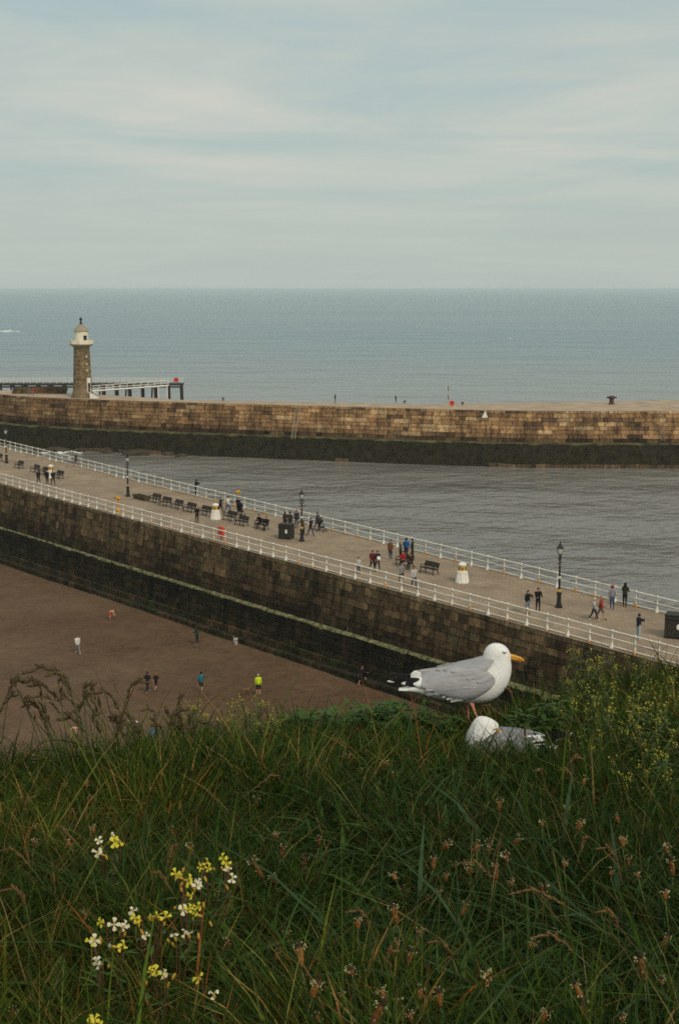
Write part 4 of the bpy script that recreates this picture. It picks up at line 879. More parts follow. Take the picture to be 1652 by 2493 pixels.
def shell(top, bot, table, k, sgn, off, nx=26, nv=12, rag=0.0):
    """feather tract lying on the flank: outlines in image units, table x -> (zc, r, w)"""
    X = [p[0] for p in table]; x0, x1 = top[0][0], top[-1][0]; P = []
    for i in range(nx + 1):
        x = x0 + (x1 - x0) * i / nx; zt = np.interp(x, [p[0] for p in top], [p[1] for p in top]); zb = np.interp(x, [p[0] for p in bot], [p[1] for p in bot])
        zb += rag * abs(math.sin(i * 1.15)); zc0_ = np.interp(x, X, [p[1] for p in table]); r = np.interp(x, X, [p[2] for p in table]); w = np.interp(x, X, [p[3] for p in table]); row = []
        for j in range(nv + 1):
            v = j / nv; z = zt + (zb - zt) * v; s_ = max(-0.97, min(0.985, (z - zc0_) / (r + off))); edge = min(1, min(i, nx - i) / 2.0, ) * min(1, (nv - j) / 1.5)
            y = (w + off * (0.15 + 0.85 * edge)) * math.sqrt(1 - s_ * s_); row.append(Vector((x * k, sgn * y * k, z * k)))
        P.append(row)
    return MB().grid(P)
def solid(o, th):
    md = o.modifiers.new('thickness', 'SOLIDIFY'); md.thickness = th; md.offset = 0; sd_ = o.modifiers.new('smooth', 'SUBSURF'); sd_.levels = 1; sd_.render_levels = 1
def Z(y): return 690 - y     # image row -> height above the feet
# --- standing gull: x forward (right), measured about the feet at column 735
kS = 0.00061
gp = Vector(at_y(900 + 735 / 2.841, 1763, 5.92)); gp.z = float(G(gp.x, gp.y)) + 0.0
gull = thing('herring_gull', 'large white and grey gull standing in profile on the cliff edge', 'gull', gp, R(-4))
def XX(x): return x - 735
secs = [(XX(186), Z(432), 3, 5, 34), (XX(235), Z(430), 4, 12, 44), (XX(300), Z(420), 6, 34, 56), (XX(400), Z(408), 6, 74, 78), (XX(500), Z(392), 6, 112, 100), (XX(600), Z(380), 5, 138, 116), (XX(700), Z(370), 6, 152, 124), (XX(785), Z(350), 22, 158, 121), (XX(840), Z(305), 48, 138, 104), (XX(866), Z(250), 74, 112, 86), (XX(869), Z(210), 88, 100, 76), (XX(870), Z(178), 90, 97, 70), (XX(869), Z(148), 90, 89, 66), (XX(869), Z(124), 90, 76, 58), (XX(867), Z(103), 90, 55, 42), (XX(864), Z(91), 90, 30, 24), (XX(862), Z(86), 90, 6, 5)]
loft(secs, kS).build('body', GW, gull, True)
tabS = [(XX(200), Z(430), 20, 40), (XX(300), Z(415), 40, 58), (XX(400), Z(405), 80, 80), (XX(500), Z(392), 116, 102), (XX(600), Z(380), 142, 118), (XX(700), Z(370), 156, 126), (XX(790), Z(345), 160, 124), (XX(870), Z(320), 150, 108)]
for sg_ in (-1, 1):
    wing = shell([(XX(278), Z(318)), (XX(330), Z(290)), (XX(480), Z(268)), (XX(640), Z(248)), (XX(760), Z(240)), (XX(830), Z(270)), (XX(858), Z(318))], [(XX(278), Z(380)), (XX(330), Z(395)), (XX(440), Z(432)), (XX(545), Z(470)), (XX(640), Z(484)), (XX(740), Z(448)), (XX(820), Z(392)), (XX(858), Z(340))], tabS, kS, sg_, 13).build('wing', GG, gull, True); solid(wing, 0.004)
    # white trailing edge of the secondaries, then tertials and primaries, each feather a piece of the wing
    for i in range(9):
        f = i / 8; x = 360 + 230 * f; y = 398 + 84 * f - 12 * math.sin(f * 3); m = MB(); yy = sg_ * (np.interp(XX(x), [p[0] for p in tabS], [p[3] for p in tabS]) * 0.84 + 8)
        feather(m, (XX(x + 70) * kS, yy * kS, Z(y - 22) * kS), (XX(x - 40) * kS, yy * kS, Z(y + 4) * kS), 11 * kS, 2.2 * kS, Vector((0.25, 0, 1)).normalized(), 0.12 if i > 5 else 0.0); m.build('secondary', [GG, GW], wing, True)
    tw = shell([(XX(268), Z(322)), (XX(290), Z(300)), (XX(318), Z(296)), (XX(352), Z(300))], [(XX(268), Z(352)), (XX(290), Z(388)), (XX(318), Z(398)), (XX(352), Z(392))], tabS, kS, sg_, 17, 12, 10).build('tertial', GW, wing, True); solid(tw, 0.004)
    for i in range(6):
        m = MB(); yy = sg_ * (40 + 3 * i)
        tipx = [104, 122, 150, 178, 205, 236][i]; tipy = [372, 362, 350, 342, 380, 388][i] if sg_ < 0 else [332, 335, 338, 342, 350, 360][i]
        feather(m, (XX(330) * kS, yy * kS, Z(345 + 8 * i) * kS), (XX(tipx) * kS, (sg_ * (14 + 4 * i)) * kS, Z(tipy) * kS), 15 * kS, 2.5 * kS, Vector((0.15, 0, 1)).normalized(), 0.24 if (sg_ < 0 and i in (0, 4)) or (sg_ > 0 and i == 1) else 0.0); m.build('primary', [GBK, GW], wing, True)
    # rows of covert feathers
    for rw, (ya, yb, nn_, wd, ln) in enumerate([(330, 352, 9, 13, 62), (362, 392, 9, 12, 56), (395, 428, 8, 11, 52)]):
        for i in range(nn_):
            f = i / (nn_ - 1); x = 430 + (800 - 430 - 20 * rw) * f; y = yb + (ya - yb) * f + 8 * math.sin(f * 5 + rw); zc0_, r, w_ = [np.interp(XX(x), [p[0] for p in tabS], [p[c] for p in tabS]) for c in (1, 2, 3)]; s_ = max(-0.9, min(0.9, (Z(y) - zc0_) / (r + 13))); yy = (w_ + 13.5) * math.sqrt(1 - s_ * s_); x2_ = x - ln; zc2, r2, w2_ = [np.interp(XX(x2_), [p[0] for p in tabS], [p[c] for p in tabS]) for c in (1, 2, 3)]; s2 = max(-0.9, min(0.9, (Z(y + 8) - zc2) / (r2 + 13))); y2_ = (w2_ + 14.5) * math.sqrt(1 - s2 * s2)
            m = MB(); feather(m, (XX(x) * kS, sg_ * yy * kS, Z(y) * kS), (XX(x2_) * kS, sg_ * y2_ * kS, Z(y + 8) * kS), wd * kS, 1.6 * kS, Vector((0.1, -sg_ * 0.5 * s_ if s_ < 0 else -sg_ * 0.45, 1)).normalized() if s_ > 0 else Vector((0.1, sg_ * 0.3 * -s_, 1)).normalized(), 0.0, 0.0, 6); m.build('covert', GG, wing, True)
# mantle and scapulars overlap the wings
P = []
for i in range(25):
    x = 322 + (862 - 322) * i / 24; zc0_, r, w = [np.interp(XX(x), [p[0] for p in tabS], [p[c] for p in tabS]) for c in (1, 2, 3)]
    if x > 780: r -= 0.0; zc0_ += (x - 780) * 0.05
    lim = (30 + 32 * math.sin(min(1, i / 14) * 1.57)) * (1 if x < 800 else 1 - (x - 800) / 110); P.append([Vector((XX(x) * kS, (w + 14) * math.sin(R(a)) * kS, (zc0_ + (r + 6) * math.cos(R(a)) - (12 if x < 360 else 0)) * kS)) for a in np.linspace(-lim, lim, 17)])
mt_ = MB().grid(P).build('mantle', GG, gull, True); solid(mt_, 0.006)
for sg_ in (-1, 1):
    for (x, y, ln, wd, dr) in [(640, 262, 130, 17, 14), (700, 272, 120, 18, 18), (760, 285, 110, 19, 26), (800, 300, 90, 18, 34), (720, 296, 100, 16, 20), (780, 312, 90, 15, 26), (580, 262, 120, 15, 10), (520, 270, 110, 13, 8)]:
        m = MB(); zc0_, r, w = [np.interp(XX(x), [p[0] for p in tabS], [p[c] for p in tabS]) for c in (1, 2, 3)]; s_ = min(0.95, (Z(y) - zc0_) / r); yy = (w + 20) * math.sqrt(1 - s_ * s_)
        feather(m, (XX(x + 40) * kS, sg_ * (yy - 5) * kS, Z(y - 10) * kS), (XX(x - ln + 40) * kS, sg_ * (yy + 1) * kS, Z(y + dr - 6) * kS), wd * kS, 5 * kS, Vector((0.2, sg_ * 0.55, 1)).normalized() * 1.0 if False else Vector((0.15, -sg_ * 0.5, 1)).normalized(), 0.0); m.build('scapular', GG, gull, True)
# head
hd = MB(); P0_ = [(XX(925), 0, Z(172)), (XX(962), 0, Z(176)), (XX(1000), 0, Z(183)), (XX(1034), 0, Z(193)), (XX(1053), 0, Z(204)), (XX(1060), 0, Z(217))]
bill = MB(); bill.tube([Vector(p) * kS for p in P0_], [22 * kS, 16 * kS, 12.5 * kS, 10.5 * kS, 8 * kS, 2.5 * kS], 10, 0.6); bo = bill.build('bill', GBILL, gull, True)
MB().tube([Vector(p) * kS for p in [(XX(935), 0, Z(190)), (XX(970), 0, Z(194)), (XX(1005), 0, Z(202)), (XX(1028), 0, Z(210)), (XX(1048), 0, Z(210))]], [13 * kS, 10 * kS, 9.5 * kS, 9.5 * kS, 3 * kS], 8, 0.6).build('lower_mandible', GBILL, bo, True)
MB().ball(Vector((XX(1027), 0, Z(209))) * kS, (14 * kS, 9.5 * kS, 10 * kS), 8, 6).build('red_spot', GRED, bo, True)
MB().tube([Vector((XX(955), -9, Z(196))) * kS, Vector((XX(1000), -10.6, Z(198))) * kS, Vector((XX(1040), -7, Z(204))) * kS], 1.6 * kS, 5).build('gape_line', GORB, bo)
for sg_ in (-1, 1):
    ey = MB().ball(Vector((XX(915), sg_ * 55, Z(141))) * kS, (8.5 * kS, 4.5 * kS, 7.5 * kS), 10, 8).build('eye', GEYE, gull, True)
    MB().ball(Vector((XX(916), sg_ * 58.2, Z(141))) * kS, (4 * kS, 2 * kS, 4 * kS), 8, 6).build('pupil', GBK, ey, True)
    MB().tube([Vector((XX(915 + 10.5 * math.cos(a)), sg_ * 55.5, Z(141 + 7.5 * math.sin(a)))) * kS for a in np.linspace(0, 2 * math.pi, 15)], 2.6 * kS, 5).build('eye_ring', GORB, ey, True)
    MB().tube([Vector((XX(903), sg_ * 54, Z(133))) * kS, Vector((XX(918), sg_ * 57, Z(131))) * kS, Vector((XX(936), sg_ * 50, Z(139))) * kS], [4 * kS, 6 * kS, 3 * kS], 6).build('brow', GW, ey, True)
for sg_, xk, xf in ((-1, 712, 762), (1, 668, 690)):
    y0 = sg_ * 42
    lg = MB().tube([Vector(p) * kS for p in [(XX(xk - 22), y0, Z(490)), (XX(xk - 6), y0, Z(535)), (XX(xk + 8), y0, Z(575)), (XX(xf - 14), y0, Z(640)), (XX(xf), y0, Z(684))]], [26 * kS, 12 * kS, 9.5 * kS, 8.5 * kS, 9 * kS], 9, 0.85).build('leg', GLEG, gull, True)
    c = Vector((XX(xf), y0, 6)); fm = MB(); toes = [c + Vector((82, -42, -2)), c + Vector((95, 0, -2)), c + Vector((82, 42, -2))]
    for tp in toes: fm.tube([c * kS, (c.lerp(tp, 0.5) + Vector((0, 0, 5))) * kS, tp * kS], [8 * kS, 6.5 * kS, 4 * kS], 6)
    fm.add([p * kS for p in [c + Vector((0, 0, 3)), toes[0] + Vector((-6, 4, 2)), toes[1] + Vector((-8, 0, 2)), toes[2] + Vector((-6, -4, 2))]], [(0, 1, 2), (0, 2, 3)]); fm.tube([c * kS, (c + Vector((-24, 0, 4))) * kS], [6 * kS, 3 * kS], 5)
    fm.build('foot', GLEG, lg, True)

# --- resting gull: body points left, head turned back over the shoulder
kR = 0.000572
rp = Vector(at_y(900 + 950 / 2.841, 1862, 5.6)); rp.z = float(G(rp.x, rp.y)) + 0.022
rest = thing('resting_gull', 'white and grey gull sitting in the grass with its head turned back', 'gull', rp, R(3))
def Zr(y): return 985 - y
def Xr(x): return x - 950
rs = [(Xr(1310), Zr(905), 183, 5, 34), (Xr(1255), Zr(900), 183, 16, 48), (Xr(1180), Zr(888), 183, 48, 72), (Xr(1090), Zr(882), 182, 88, 104), (Xr(980), Zr(880), 180, 104, 126), (Xr(870), Zr(878), 178, 110, 130), (Xr(790), Zr(865), 160, 112, 124), (Xr(752), Zr(828), 118, 116, 110), (Xr(764), Zr(785), 100, 112, 96), (Xr(778), Zr(750), 92, 103, 80), (Xr(786), Zr(720), 86, 90, 68), (Xr(786), Zr(698), 82, 70, 54), (Xr(782), Zr(682), 80, 44, 36), (Xr(778), Zr(673), 80, 8, 6)]
loft(rs, kR).build('body', GW, rest, True)
tabR = [(Xr(640), Zr(890), 60, 30), (Xr(700), Zr(880), 92, 92), (Xr(790), Zr(878), 108, 124), (Xr(870), Zr(878), 112, 132), (Xr(980), Zr(880), 107, 128), (Xr(1090), Zr(882), 92, 106), (Xr(1180), Zr(888), 55, 76), (Xr(1260), Zr(900), 25, 50)]
for sg_ in (-1, 1):
    wing = shell([(Xr(662), Zr(858)), (Xr(720), Zr(812)), (Xr(800), Zr(800)), (Xr(900), Zr(806)), (Xr(1000), Zr(806)), (Xr(1100), Zr(806)), (Xr(1195), Zr(838))], [(Xr(662), Zr(930)), (Xr(720), Zr(965)), (Xr(800), Zr(978)), (Xr(900), Zr(978)), (Xr(1000), Zr(968)), (Xr(1100), Zr(940)), (Xr(1195), Zr(895))], tabR, kR, sg_, 12).build('wing', GG2, rest, True); solid(wing, 0.004)
    tw = shell([(Xr(1105), Zr(808)), (Xr(1150), Zr(800)), (Xr(1195), Zr(806)), (Xr(1225), Zr(826))], [(Xr(1105), Zr(905)), (Xr(1150), Zr(900)), (Xr(1195), Zr(880)), (Xr(1225), Zr(846))], tabR, kR, sg_, 20, 10, 8, 8).build('tertial', GW, wing, True); solid(tw, 0.004)
    for (xa, ya, xb, yb_) in ((1110, 838, 1248, 836), (1120, 866, 1262, 858), (1105, 890, 1236, 884)):
        m = MB(); feather(m, (Xr(xa) * kR, sg_ * 112 * kR, Zr(ya) * kR), (Xr(xb) * kR, sg_ * 84 * kR, Zr(yb_) * kR), 8 * kR, 3 * kR, Vector((-0.1, 0, 1)).normalized(), 0.0); m.build('dark_tertial', GBK, wing, True)
    for i in range(4):
        m = MB(); yy = sg_ * (92 - 8 * i); feather(m, (Xr(1010 + 12 * i) * kR, yy * kR * 1.08, Zr(818 + 20 * i) * kR), (Xr(1135 + 10 * i) * kR, yy * kR, Zr(812 + 24 * i) * kR), 16 * kR, 4 * kR, Vector((-0.1, 0, 1)).normalized(), 0.0); m.build('scapular', GG2, wing, True)
    for i in range(6):
        m = MB(); yy = sg_ * (48 + 3 * i); tx = [1412, 1385, 1350, 1310, 1275, 1245][i]; ty = [800, 812, 826, 840, 854, 868][i] + (12 if sg_ > 0 else 0)
        feather(m, (Xr(1130) * kR, yy * kR, Zr(840 + 8 * i) * kR), (Xr(tx) * kR, sg_ * (16 + 4 * i) * kR, Zr(ty) * kR), 20 * kR, 3 * kR, Vector((-0.1, 0, 1)).normalized(), 0.2 if i in (0, 3) else 0.0); m.build('primary', [GBK, GW], wing, True)
P = []
for i in range(23):
    x = 690 + (1130 - 690) * i / 22; zc0_, r, w = [np.interp(Xr(x), [p[0] for p in tabR], [p[c] for p in tabR]) for c in (1, 2, 3)]
    lim = 62 * math.sin(min(1, (22 - i + 1) / 12) * 1.57); P.append([Vector((Xr(x) * kR, (w + 14) * math.sin(R(a)) * kR, (zc0_ + (r + 7) * math.cos(R(a))) * kR)) for a in np.linspace(-lim, lim, 17)])
mt_ = MB().grid(P).build('mantle', GG2, rest, True); solid(mt_, 0.006)
bo = MB().tube([Vector(p) * kR for p in [(Xr(845), -42, Zr(768)), (Xr(878), -58, Zr(780)), (Xr(905), -64, Zr(788)), (Xr(935), -66, Zr(800))]], [24 * kR, 21 * kR, 16 * kR, 6 * kR], 9, 0.6).build('bill', GBILL, rest, True)
ey = MB().ball(Vector((Xr(842), -60, Zr(748))) * kR, (8 * kR, 5 * kR, 5 * kR), 9, 7).build('eye', GORB, rest, True)
MB().tube([Vector((Xr(826), -66, Zr(752))) * kR, Vector((Xr(845), -66, Zr(747))) * kR, Vector((Xr(862), -58, Zr(740))) * kR], [2 * kR, 4.5 * kR, 2 * kR], 6).build('eyelid', GORB, ey, True)

# --- gulls in the air and on the water
def small_gull(pos, rz, bank, label, flying=True, s=1.0):
    o = thing('flying_gull' if flying else 'floating_gull', label, 'gull', pos, rz)
    MB().tube([Vector(p) * s for p in [(-0.3, 0, 0), (-0.2, 0, 0.0), (-0.05, 0, 0), (0.12, 0, 0.01), (0.2, 0, 0.035), (0.27, 0, 0.045), (0.31, 0, 0.04)]], [0.012 * s, 0.04 * s, 0.075 * s, 0.06 * s, 0.045 * s, 0.04 * s, 0.012 * s], 8).build('body', GW, o, True)
    MB().tube([Vector(p) * s for p in [(0.3, 0, 0.04), (0.37, 0, 0.03)]], [0.012 * s, 0.004 * s], 5).build('bill', GBILL, o)
    if flying:
        for sg_ in (-1, 1):
            P = []
            for i in range(9):
                f = i / 8; y = sg_ * (0.04 + 0.62 * f); z = 0.14 * math.sin(f * 2.0) - 0.10 * f; xl = 0.1 + 0.1 * math.sin(f * 2.4) - 0.12 * f * f; ch = 0.17 * (1 - 0.75 * f ** 2)
                P.append([Vector((xl, y, z)) * s, Vector((xl - ch * 0.4, y, z + 0.012)) * s, Vector((xl - ch, y, z - 0.005)) * s])
            m = MB().grid(P); m.m = [1 if k >= 12 else 0 for k in range(len(m.f))]; w_ = m.build('wing', [GG, GBK], o, True); solid(w_, 0.012 * s)
        o.rotation_euler = (R(bank), R(8), rz)
small_gull(at_y(324, 1757, 62), 2.6, 50, 'white gull gliding low over the sand behind the left grass stalks', s=1.05)
small_gull(at_y(1241, 824, 420), 0.3, 20, 'white gull flying far out over the open sea', s=1.6)
small_gull(at_z(804, 1117, WATER) + Vector((0, 0, 0.06)), 0.4, 0, 'tiny white gull floating below the middle of the far pier', False, 1.3)
small_gull(at_z(1539, 1116, WATER) + Vector((0, 0, 0.06)), 2.9, 0, 'tiny white gull floating below the right part of the far pier', False, 1.2)

# ------------------------------------------------------------------ vegetation
def np_mesh(name, V, faces_l, tot, tint, material, parent=None):
    me = bpy.data.meshes.new(name); n = len(V); me.vertices.add(n); me.vertices.foreach_set('co', V.astype(np.float32).ravel())
    me.loops.add(len(faces_l)); me.loops.foreach_set('vertex_index', faces_l.astype(np.int32)); me.polygons.add(len(tot))
    start = np.concatenate([[0], np.cumsum(tot)[:-1]]).astype(np.int32); me.polygons.foreach_set('loop_start', start)
    me.polygons.foreach_set('use_smooth', np.ones(len(tot), bool)); me.materials.append(material)
    a = me.attributes.new('tint', 'FLOAT_COLOR', 'POINT'); a.data.foreach_set('color', np.hstack([tint, np.ones((n, 1))]).astype(np.float32).ravel())
    me.update(calc_edges=True); me.validate(); return link(name, me, parent)
def blades(x, y, h, w, lean, lean_a, curl, face_a, col, z=None):
    n = len(x); z0 = G(x, y) - 0.02 if z is None else z; ts = np.array([0, 0.38, 0.74, 1.0]); V = np.zeros((n, 7, 3)); wp = [1.0, 0.92, 0.6, 0]
    cx_, sx_ = np.cos(face_a), np.sin(face_a); k = 0
    for i, t_ in enumerate(ts):
        hor = lean * h * t_ + curl * h * t_ ** 2.2; ver = h * t_ * (1 - 0.35 * np.clip(curl, 0, 2) * t_ ** 2)
        px_ = x + hor * np.cos(lean_a); py_ = y + hor * np.sin(lean_a); pz_ = z0 + ver
        if i < 3:
            for s_ in (-1, 1): V[:, k, 0] = px_ + s_ * cx_ * w * wp[i] / 2; V[:, k, 1] = py_ + s_ * sx_ * w * wp[i] / 2; V[:, k, 2] = pz_; k += 1
        else: V[:, k, 0] = px_; V[:, k, 1] = py_; V[:, k, 2] = pz_
    base = (np.arange(n) * 7)[:, None]; fl = (base + np.array([0, 1, 3, 2, 2, 3, 5, 4, 4, 5, 6])).ravel(); tot = np.tile([4, 4, 3], n)
    T = np.repeat(col[:, None, :], 7, 1); return V.reshape(-1, 3), fl, tot, T.reshape(-1, 3)
def vnoise(x, y, s, seed):
    r = np.random.default_rng(seed); g = r.random((64, 64)); u = (x * s) % 63; v = (y * s) % 63; i = u.astype(int); j = v.astype(int); f = u - i; g_ = v - j; f = f * f * (3 - 2 * f); g_ = g_ * g_ * (3 - 2 * g_)
    return (g[i, j] * (1 - f) + g[i + 1, j] * f) * (1 - g_) + (g[i, j + 1] * (1 - f) + g[i + 1, j + 1] * f) * g_
NB_ = 135000
y = 1.9 + (7.1 - 1.9) * rng.random(NB_) ** 0.9; x = (rng.random(NB_) * 2 - 1) * (0.245 * y + 0.55)
ok = y < brow(x) + 0.35; x, y = x[ok], y[ok]; n = len(x)
clump = vnoise(x + 20, y, 3.2, 3); clump2 = vnoise(x + 20, y + 9, 9.0, 5)
h = (0.13 + 0.2 * rng.random(n) ** 1.4) * (0.72 + 0.6 * clump)
h *= 1 - 0.45 * sm(4.9, 6.1, y) * (1 - sm(0.9, 1.5, x))           # shorter turf by the edge
h *= 1 - 0.35 * np.exp(-((x - 0.55) ** 2 / 0.25 + (y - 5.8) ** 2 / 0.2))
h = np.where(rng.random(n) < 0.035, h * 1.55, h)
near_gull = ((x - rp.x - 0.09) / 0.46) ** 2 + ((y - (rp.y - 0.14)) / 0.34) ** 2 < 1; h = np.where(near_gull, h * 0.36, h)
on_gull = ((x - rp.x) / 0.22) ** 2 + ((y - rp.y) / 0.075) ** 2 < 1
w = 0.0028 + 0.0075 * rng.random(n) ** 2.2
la = rng.random(n) * 2 * math.pi; la = np.where(rng.random(n) < 0.45, 2.6 + 1.1 * (clump2 - 0.5) * 6, la)
lean = 0.05 + 0.5 * rng.random(n) ** 1.6; curl = 0.15 + 0.85 * rng.random(n) ** 1.5
pal = np.array([(0.044, 0.080, 0.010), (0.032, 0.066, 0.010), (0.075, 0.115, 0.015), (0.026, 0.052, 0.017), (0.15, 0.17, 0.04), (0.27, 0.18, 0.065), (0.17, 0.07, 0.022)])
ci = rng.choice(7, n, p=[0.25, 0.27, 0.15, 0.14, 0.085, 0.075, 0.03]); col = pal[ci] * (0.55 + 0.75 * rng.random((n, 1)) ** 1.3) * (0.62 + 0.5 * clump[:, None])
patch = vnoise(x + 20, y + 5, 1.3, 21)[:, None]; col = col * (0.62 + 0.8 * patch) * np.where(patch > 0.55, np.array([[1.25, 1.05, 0.95]]), np.array([[0.95, 1.0, 1.0]]))
keep = ~on_gull
gm = [blades(*[a[keep] for a in (x, y, h, w, lean, la, curl, rng.random(n) * math.pi, col)])]
# broad lush blades, lower right and here and there
nb = 9000; y2 = 2.2 + 3.8 * rng.random(nb) ** 1.3; x2 = (rng.random(nb) * 2 - 1) * (0.245 * y2 + 0.4); kk = (vnoise(x2 + 20, y2, 1.6, 8) + 0.16 * (x2 > 0.1) > 0.5) & (y2 < brow(x2) - 0.25) & ~((np.abs(x2 - rp.x) < 0.42) & (y2 > rp.y - 0.6)); x2, y2 = x2[kk], y2[kk]; nb = len(x2)
gm.append(blades(x2, y2, 0.17 + 0.2 * rng.random(nb), 0.006 + 0.008 * rng.random(nb) ** 1.5, 0.2 + 0.4 * rng.random(nb), rng.random(nb) * 6.28, 0.5 + 0.8 * rng.random(nb), rng.random(nb) * 3.14, np.array([(0.046, 0.09, 0.026)]) * (0.6 + 0.6 * rng.random((nb, 1)))))
nt_ = 4200; x3 = -1.6 + 1.75 * rng.random(nt_); y3 = brow(x3) - 0.75 + 0.85 * rng.random(nt_); h3 = (0.10 + 0.28 * rng.random(nt_) ** 2.8) * (0.6 + 0.8 * vnoise(x3 + 20, y3, 5.0, 12)) * (1 - 0.35 * sm(-0.5, 0.1, x3))
gm.append(blades(x3, y3, h3, 0.003 + 0.004 * rng.random(nt_), 0.03 + 0.3 * rng.random(nt_) ** 1.5, rng.random(nt_) * 6.28, 0.05 + 0.5 * rng.random(nt_) ** 2, rng.random(nt_) * 3.14, pal[rng.choice(7, nt_, p=[0.3, 0.3, 0.15, 0.13, 0.04, 0.05, 0.03])] * (0.6 + 0.5 * rng.random((nt_, 1)))))
nm = 3000; x4 = 0.75 + 1.2 * rng.random(nm); y4 = brow(x4) - 0.9 + 0.95 * rng.random(nm); h4 = (0.10 + 0.2 * rng.random(nm) ** 2) * np.where((x4 < 1.08) & (y4 < 5.72), 0.35, 1.0)
gm.append(blades(x4, y4, h4, 0.0028 + 0.004 * rng.random(nm), 0.03 + 0.3 * rng.random(nm) ** 1.5, rng.random(nm) * 6.28, 0.05 + 0.5 * rng.random(nm) ** 2, rng.random(nm) * 3.14, pal[rng.choice(7, nm, p=[0.3, 0.2, 0.25, 0.1, 0.1, 0.04, 0.01])] * (0.6 + 0.6 * rng.random((nm, 1)))))
ng = 130; x5 = 0.05 + 1.0 * rng.random(ng); y5 = 2.3 + 1.7 * rng.random(ng); kk = np.abs(x5) < 0.25 * y5 + 0.2; x5, y5 = x5[kk], y5[kk]; ng = len(x5)
gm.append(blades(x5, y5, 0.24 + 0.2 * rng.random(ng), 0.012 + 0.009 * rng.random(ng), 0.2 + 0.5 * rng.random(ng), rng.random(ng) * 6.28, 0.5 + 0.6 * rng.random(ng), rng.random(ng) * 3.14, np.array([(0.05, 0.088, 0.042)]) * (0.75 + 0.5 * rng.random((ng, 1)))))
nl = 26000; y7 = 2.1 + 3.9 * rng.random(nl); x7 = (rng.random(nl) * 2 - 1) * (0.245 * y7 + 0.4); kk = (y7 < brow(x7) - 0.1) & (vnoise(x7 + 20, y7 + 3, 2.1, 33) > 0.42) & ~((np.abs(x7 - rp.x - 0.08) < 0.44) & (np.abs(y7 - rp.y + 0.1) < 0.42)); x7, y7 = x7[kk], y7[kk]; nl = len(x7)
gm.append(blades(x7, y7, 0.025 + 0.05 * rng.random(nl), 0.006 + 0.011 * rng.random(nl) ** 1.5, 0.3 + 1.2 * rng.random(nl), rng.random(nl) * 6.28, 0.3 + 0.9 * rng.random(nl), rng.random(nl) * 3.14, np.array([(0.048, 0.088, 0.02)]) * (0.5 + 0.9 * rng.random((nl, 1)) ** 1.4), G(x7, y7) + 0.03 + 0.15 * rng.random(nl) * (1 - 0.5 * sm(4.9, 6.0, y7))))
nd = 900; y6 = 2.2 + 3.4 * rng.random(nd); x6 = (rng.random(nd) * 2 - 1) * (0.245 * y6 + 0.4); kk = (y6 < brow(x6) - 0.4) & ~((np.abs(x6 - rp.x) < 0.45) & (y6 > rp.y - 0.7)); x6, y6 = x6[kk], y6[kk]; nd = len(x6)
gm.append(blades(x6, y6, 0.2 + 0.2 * rng.random(nd), 0.002 + 0.0025 * rng.random(nd), 0.1 + 0.7 * rng.random(nd), rng.random(nd) * 6.28, 0.1 + 0.5 * rng.random(nd), rng.random(nd) * 3.14, np.array([(0.27, 0.19, 0.075)]) * (0.5 + 0.7 * rng.random((nd, 1)))))
V = []; FL = []; TT = []; TC = []; o_ = 0
for v_, f_, t_, c_ in gm: V.append(v_); FL.append(f_ + o_); TT.append(t_); TC.append(c_); o_ += len(v_)
grass = np_mesh('grass', np.vstack(V), np.concatenate(FL), np.concatenate(TT), np.vstack(TC), MAT['grass'])
tag(grass, 'dense dark green uncut grass covering the cliff top', 'grass', kind='stuff')

def on_ground(px, py, hh):
    """point on the cliff-top turf below the spot hh above the ground that shows at (px, py)"""
    d = ray(px, py); t_ = 1.6
    while t_ < 8.2:
        p = Vector((0, 0, ZC)) + d * t_
        if p.z <= float(G(p.x, p.y)) + hh and p.y < float(brow(p.x)) + 0.3: return Vector((p.x, p.y, float(G(p.x, p.y)))), p
        t_ += 0.02
    p = Vector((0, 0, ZC)) + d * (float(brow(d.x * 6)) / d.y); return Vector((p.x, p.y, float(G(p.x, p.y)))), p
PLH = mat('plantain_head', (0.10, 0.042, 0.012), 0.9, 0.6, 260, 0.003, 500, col2=(0.34, 0.145, 0.035), objrand=0.9)
PLD = mat('plantain_tip', (0.035, 0.022, 0.016), 0.9, 0.4, 200)
PLA = mat('pale_anthers', (0.46, 0.42, 0.22), 0.8, 0.2, 200)
STG = mat('green_stem', (0.085, 0.105, 0.035), 0.7, 0.3, 40, objrand=0.5); STR = mat('red_stem', (0.10, 0.045, 0.025), 0.7, 0.3, 40, objrand=0.4)
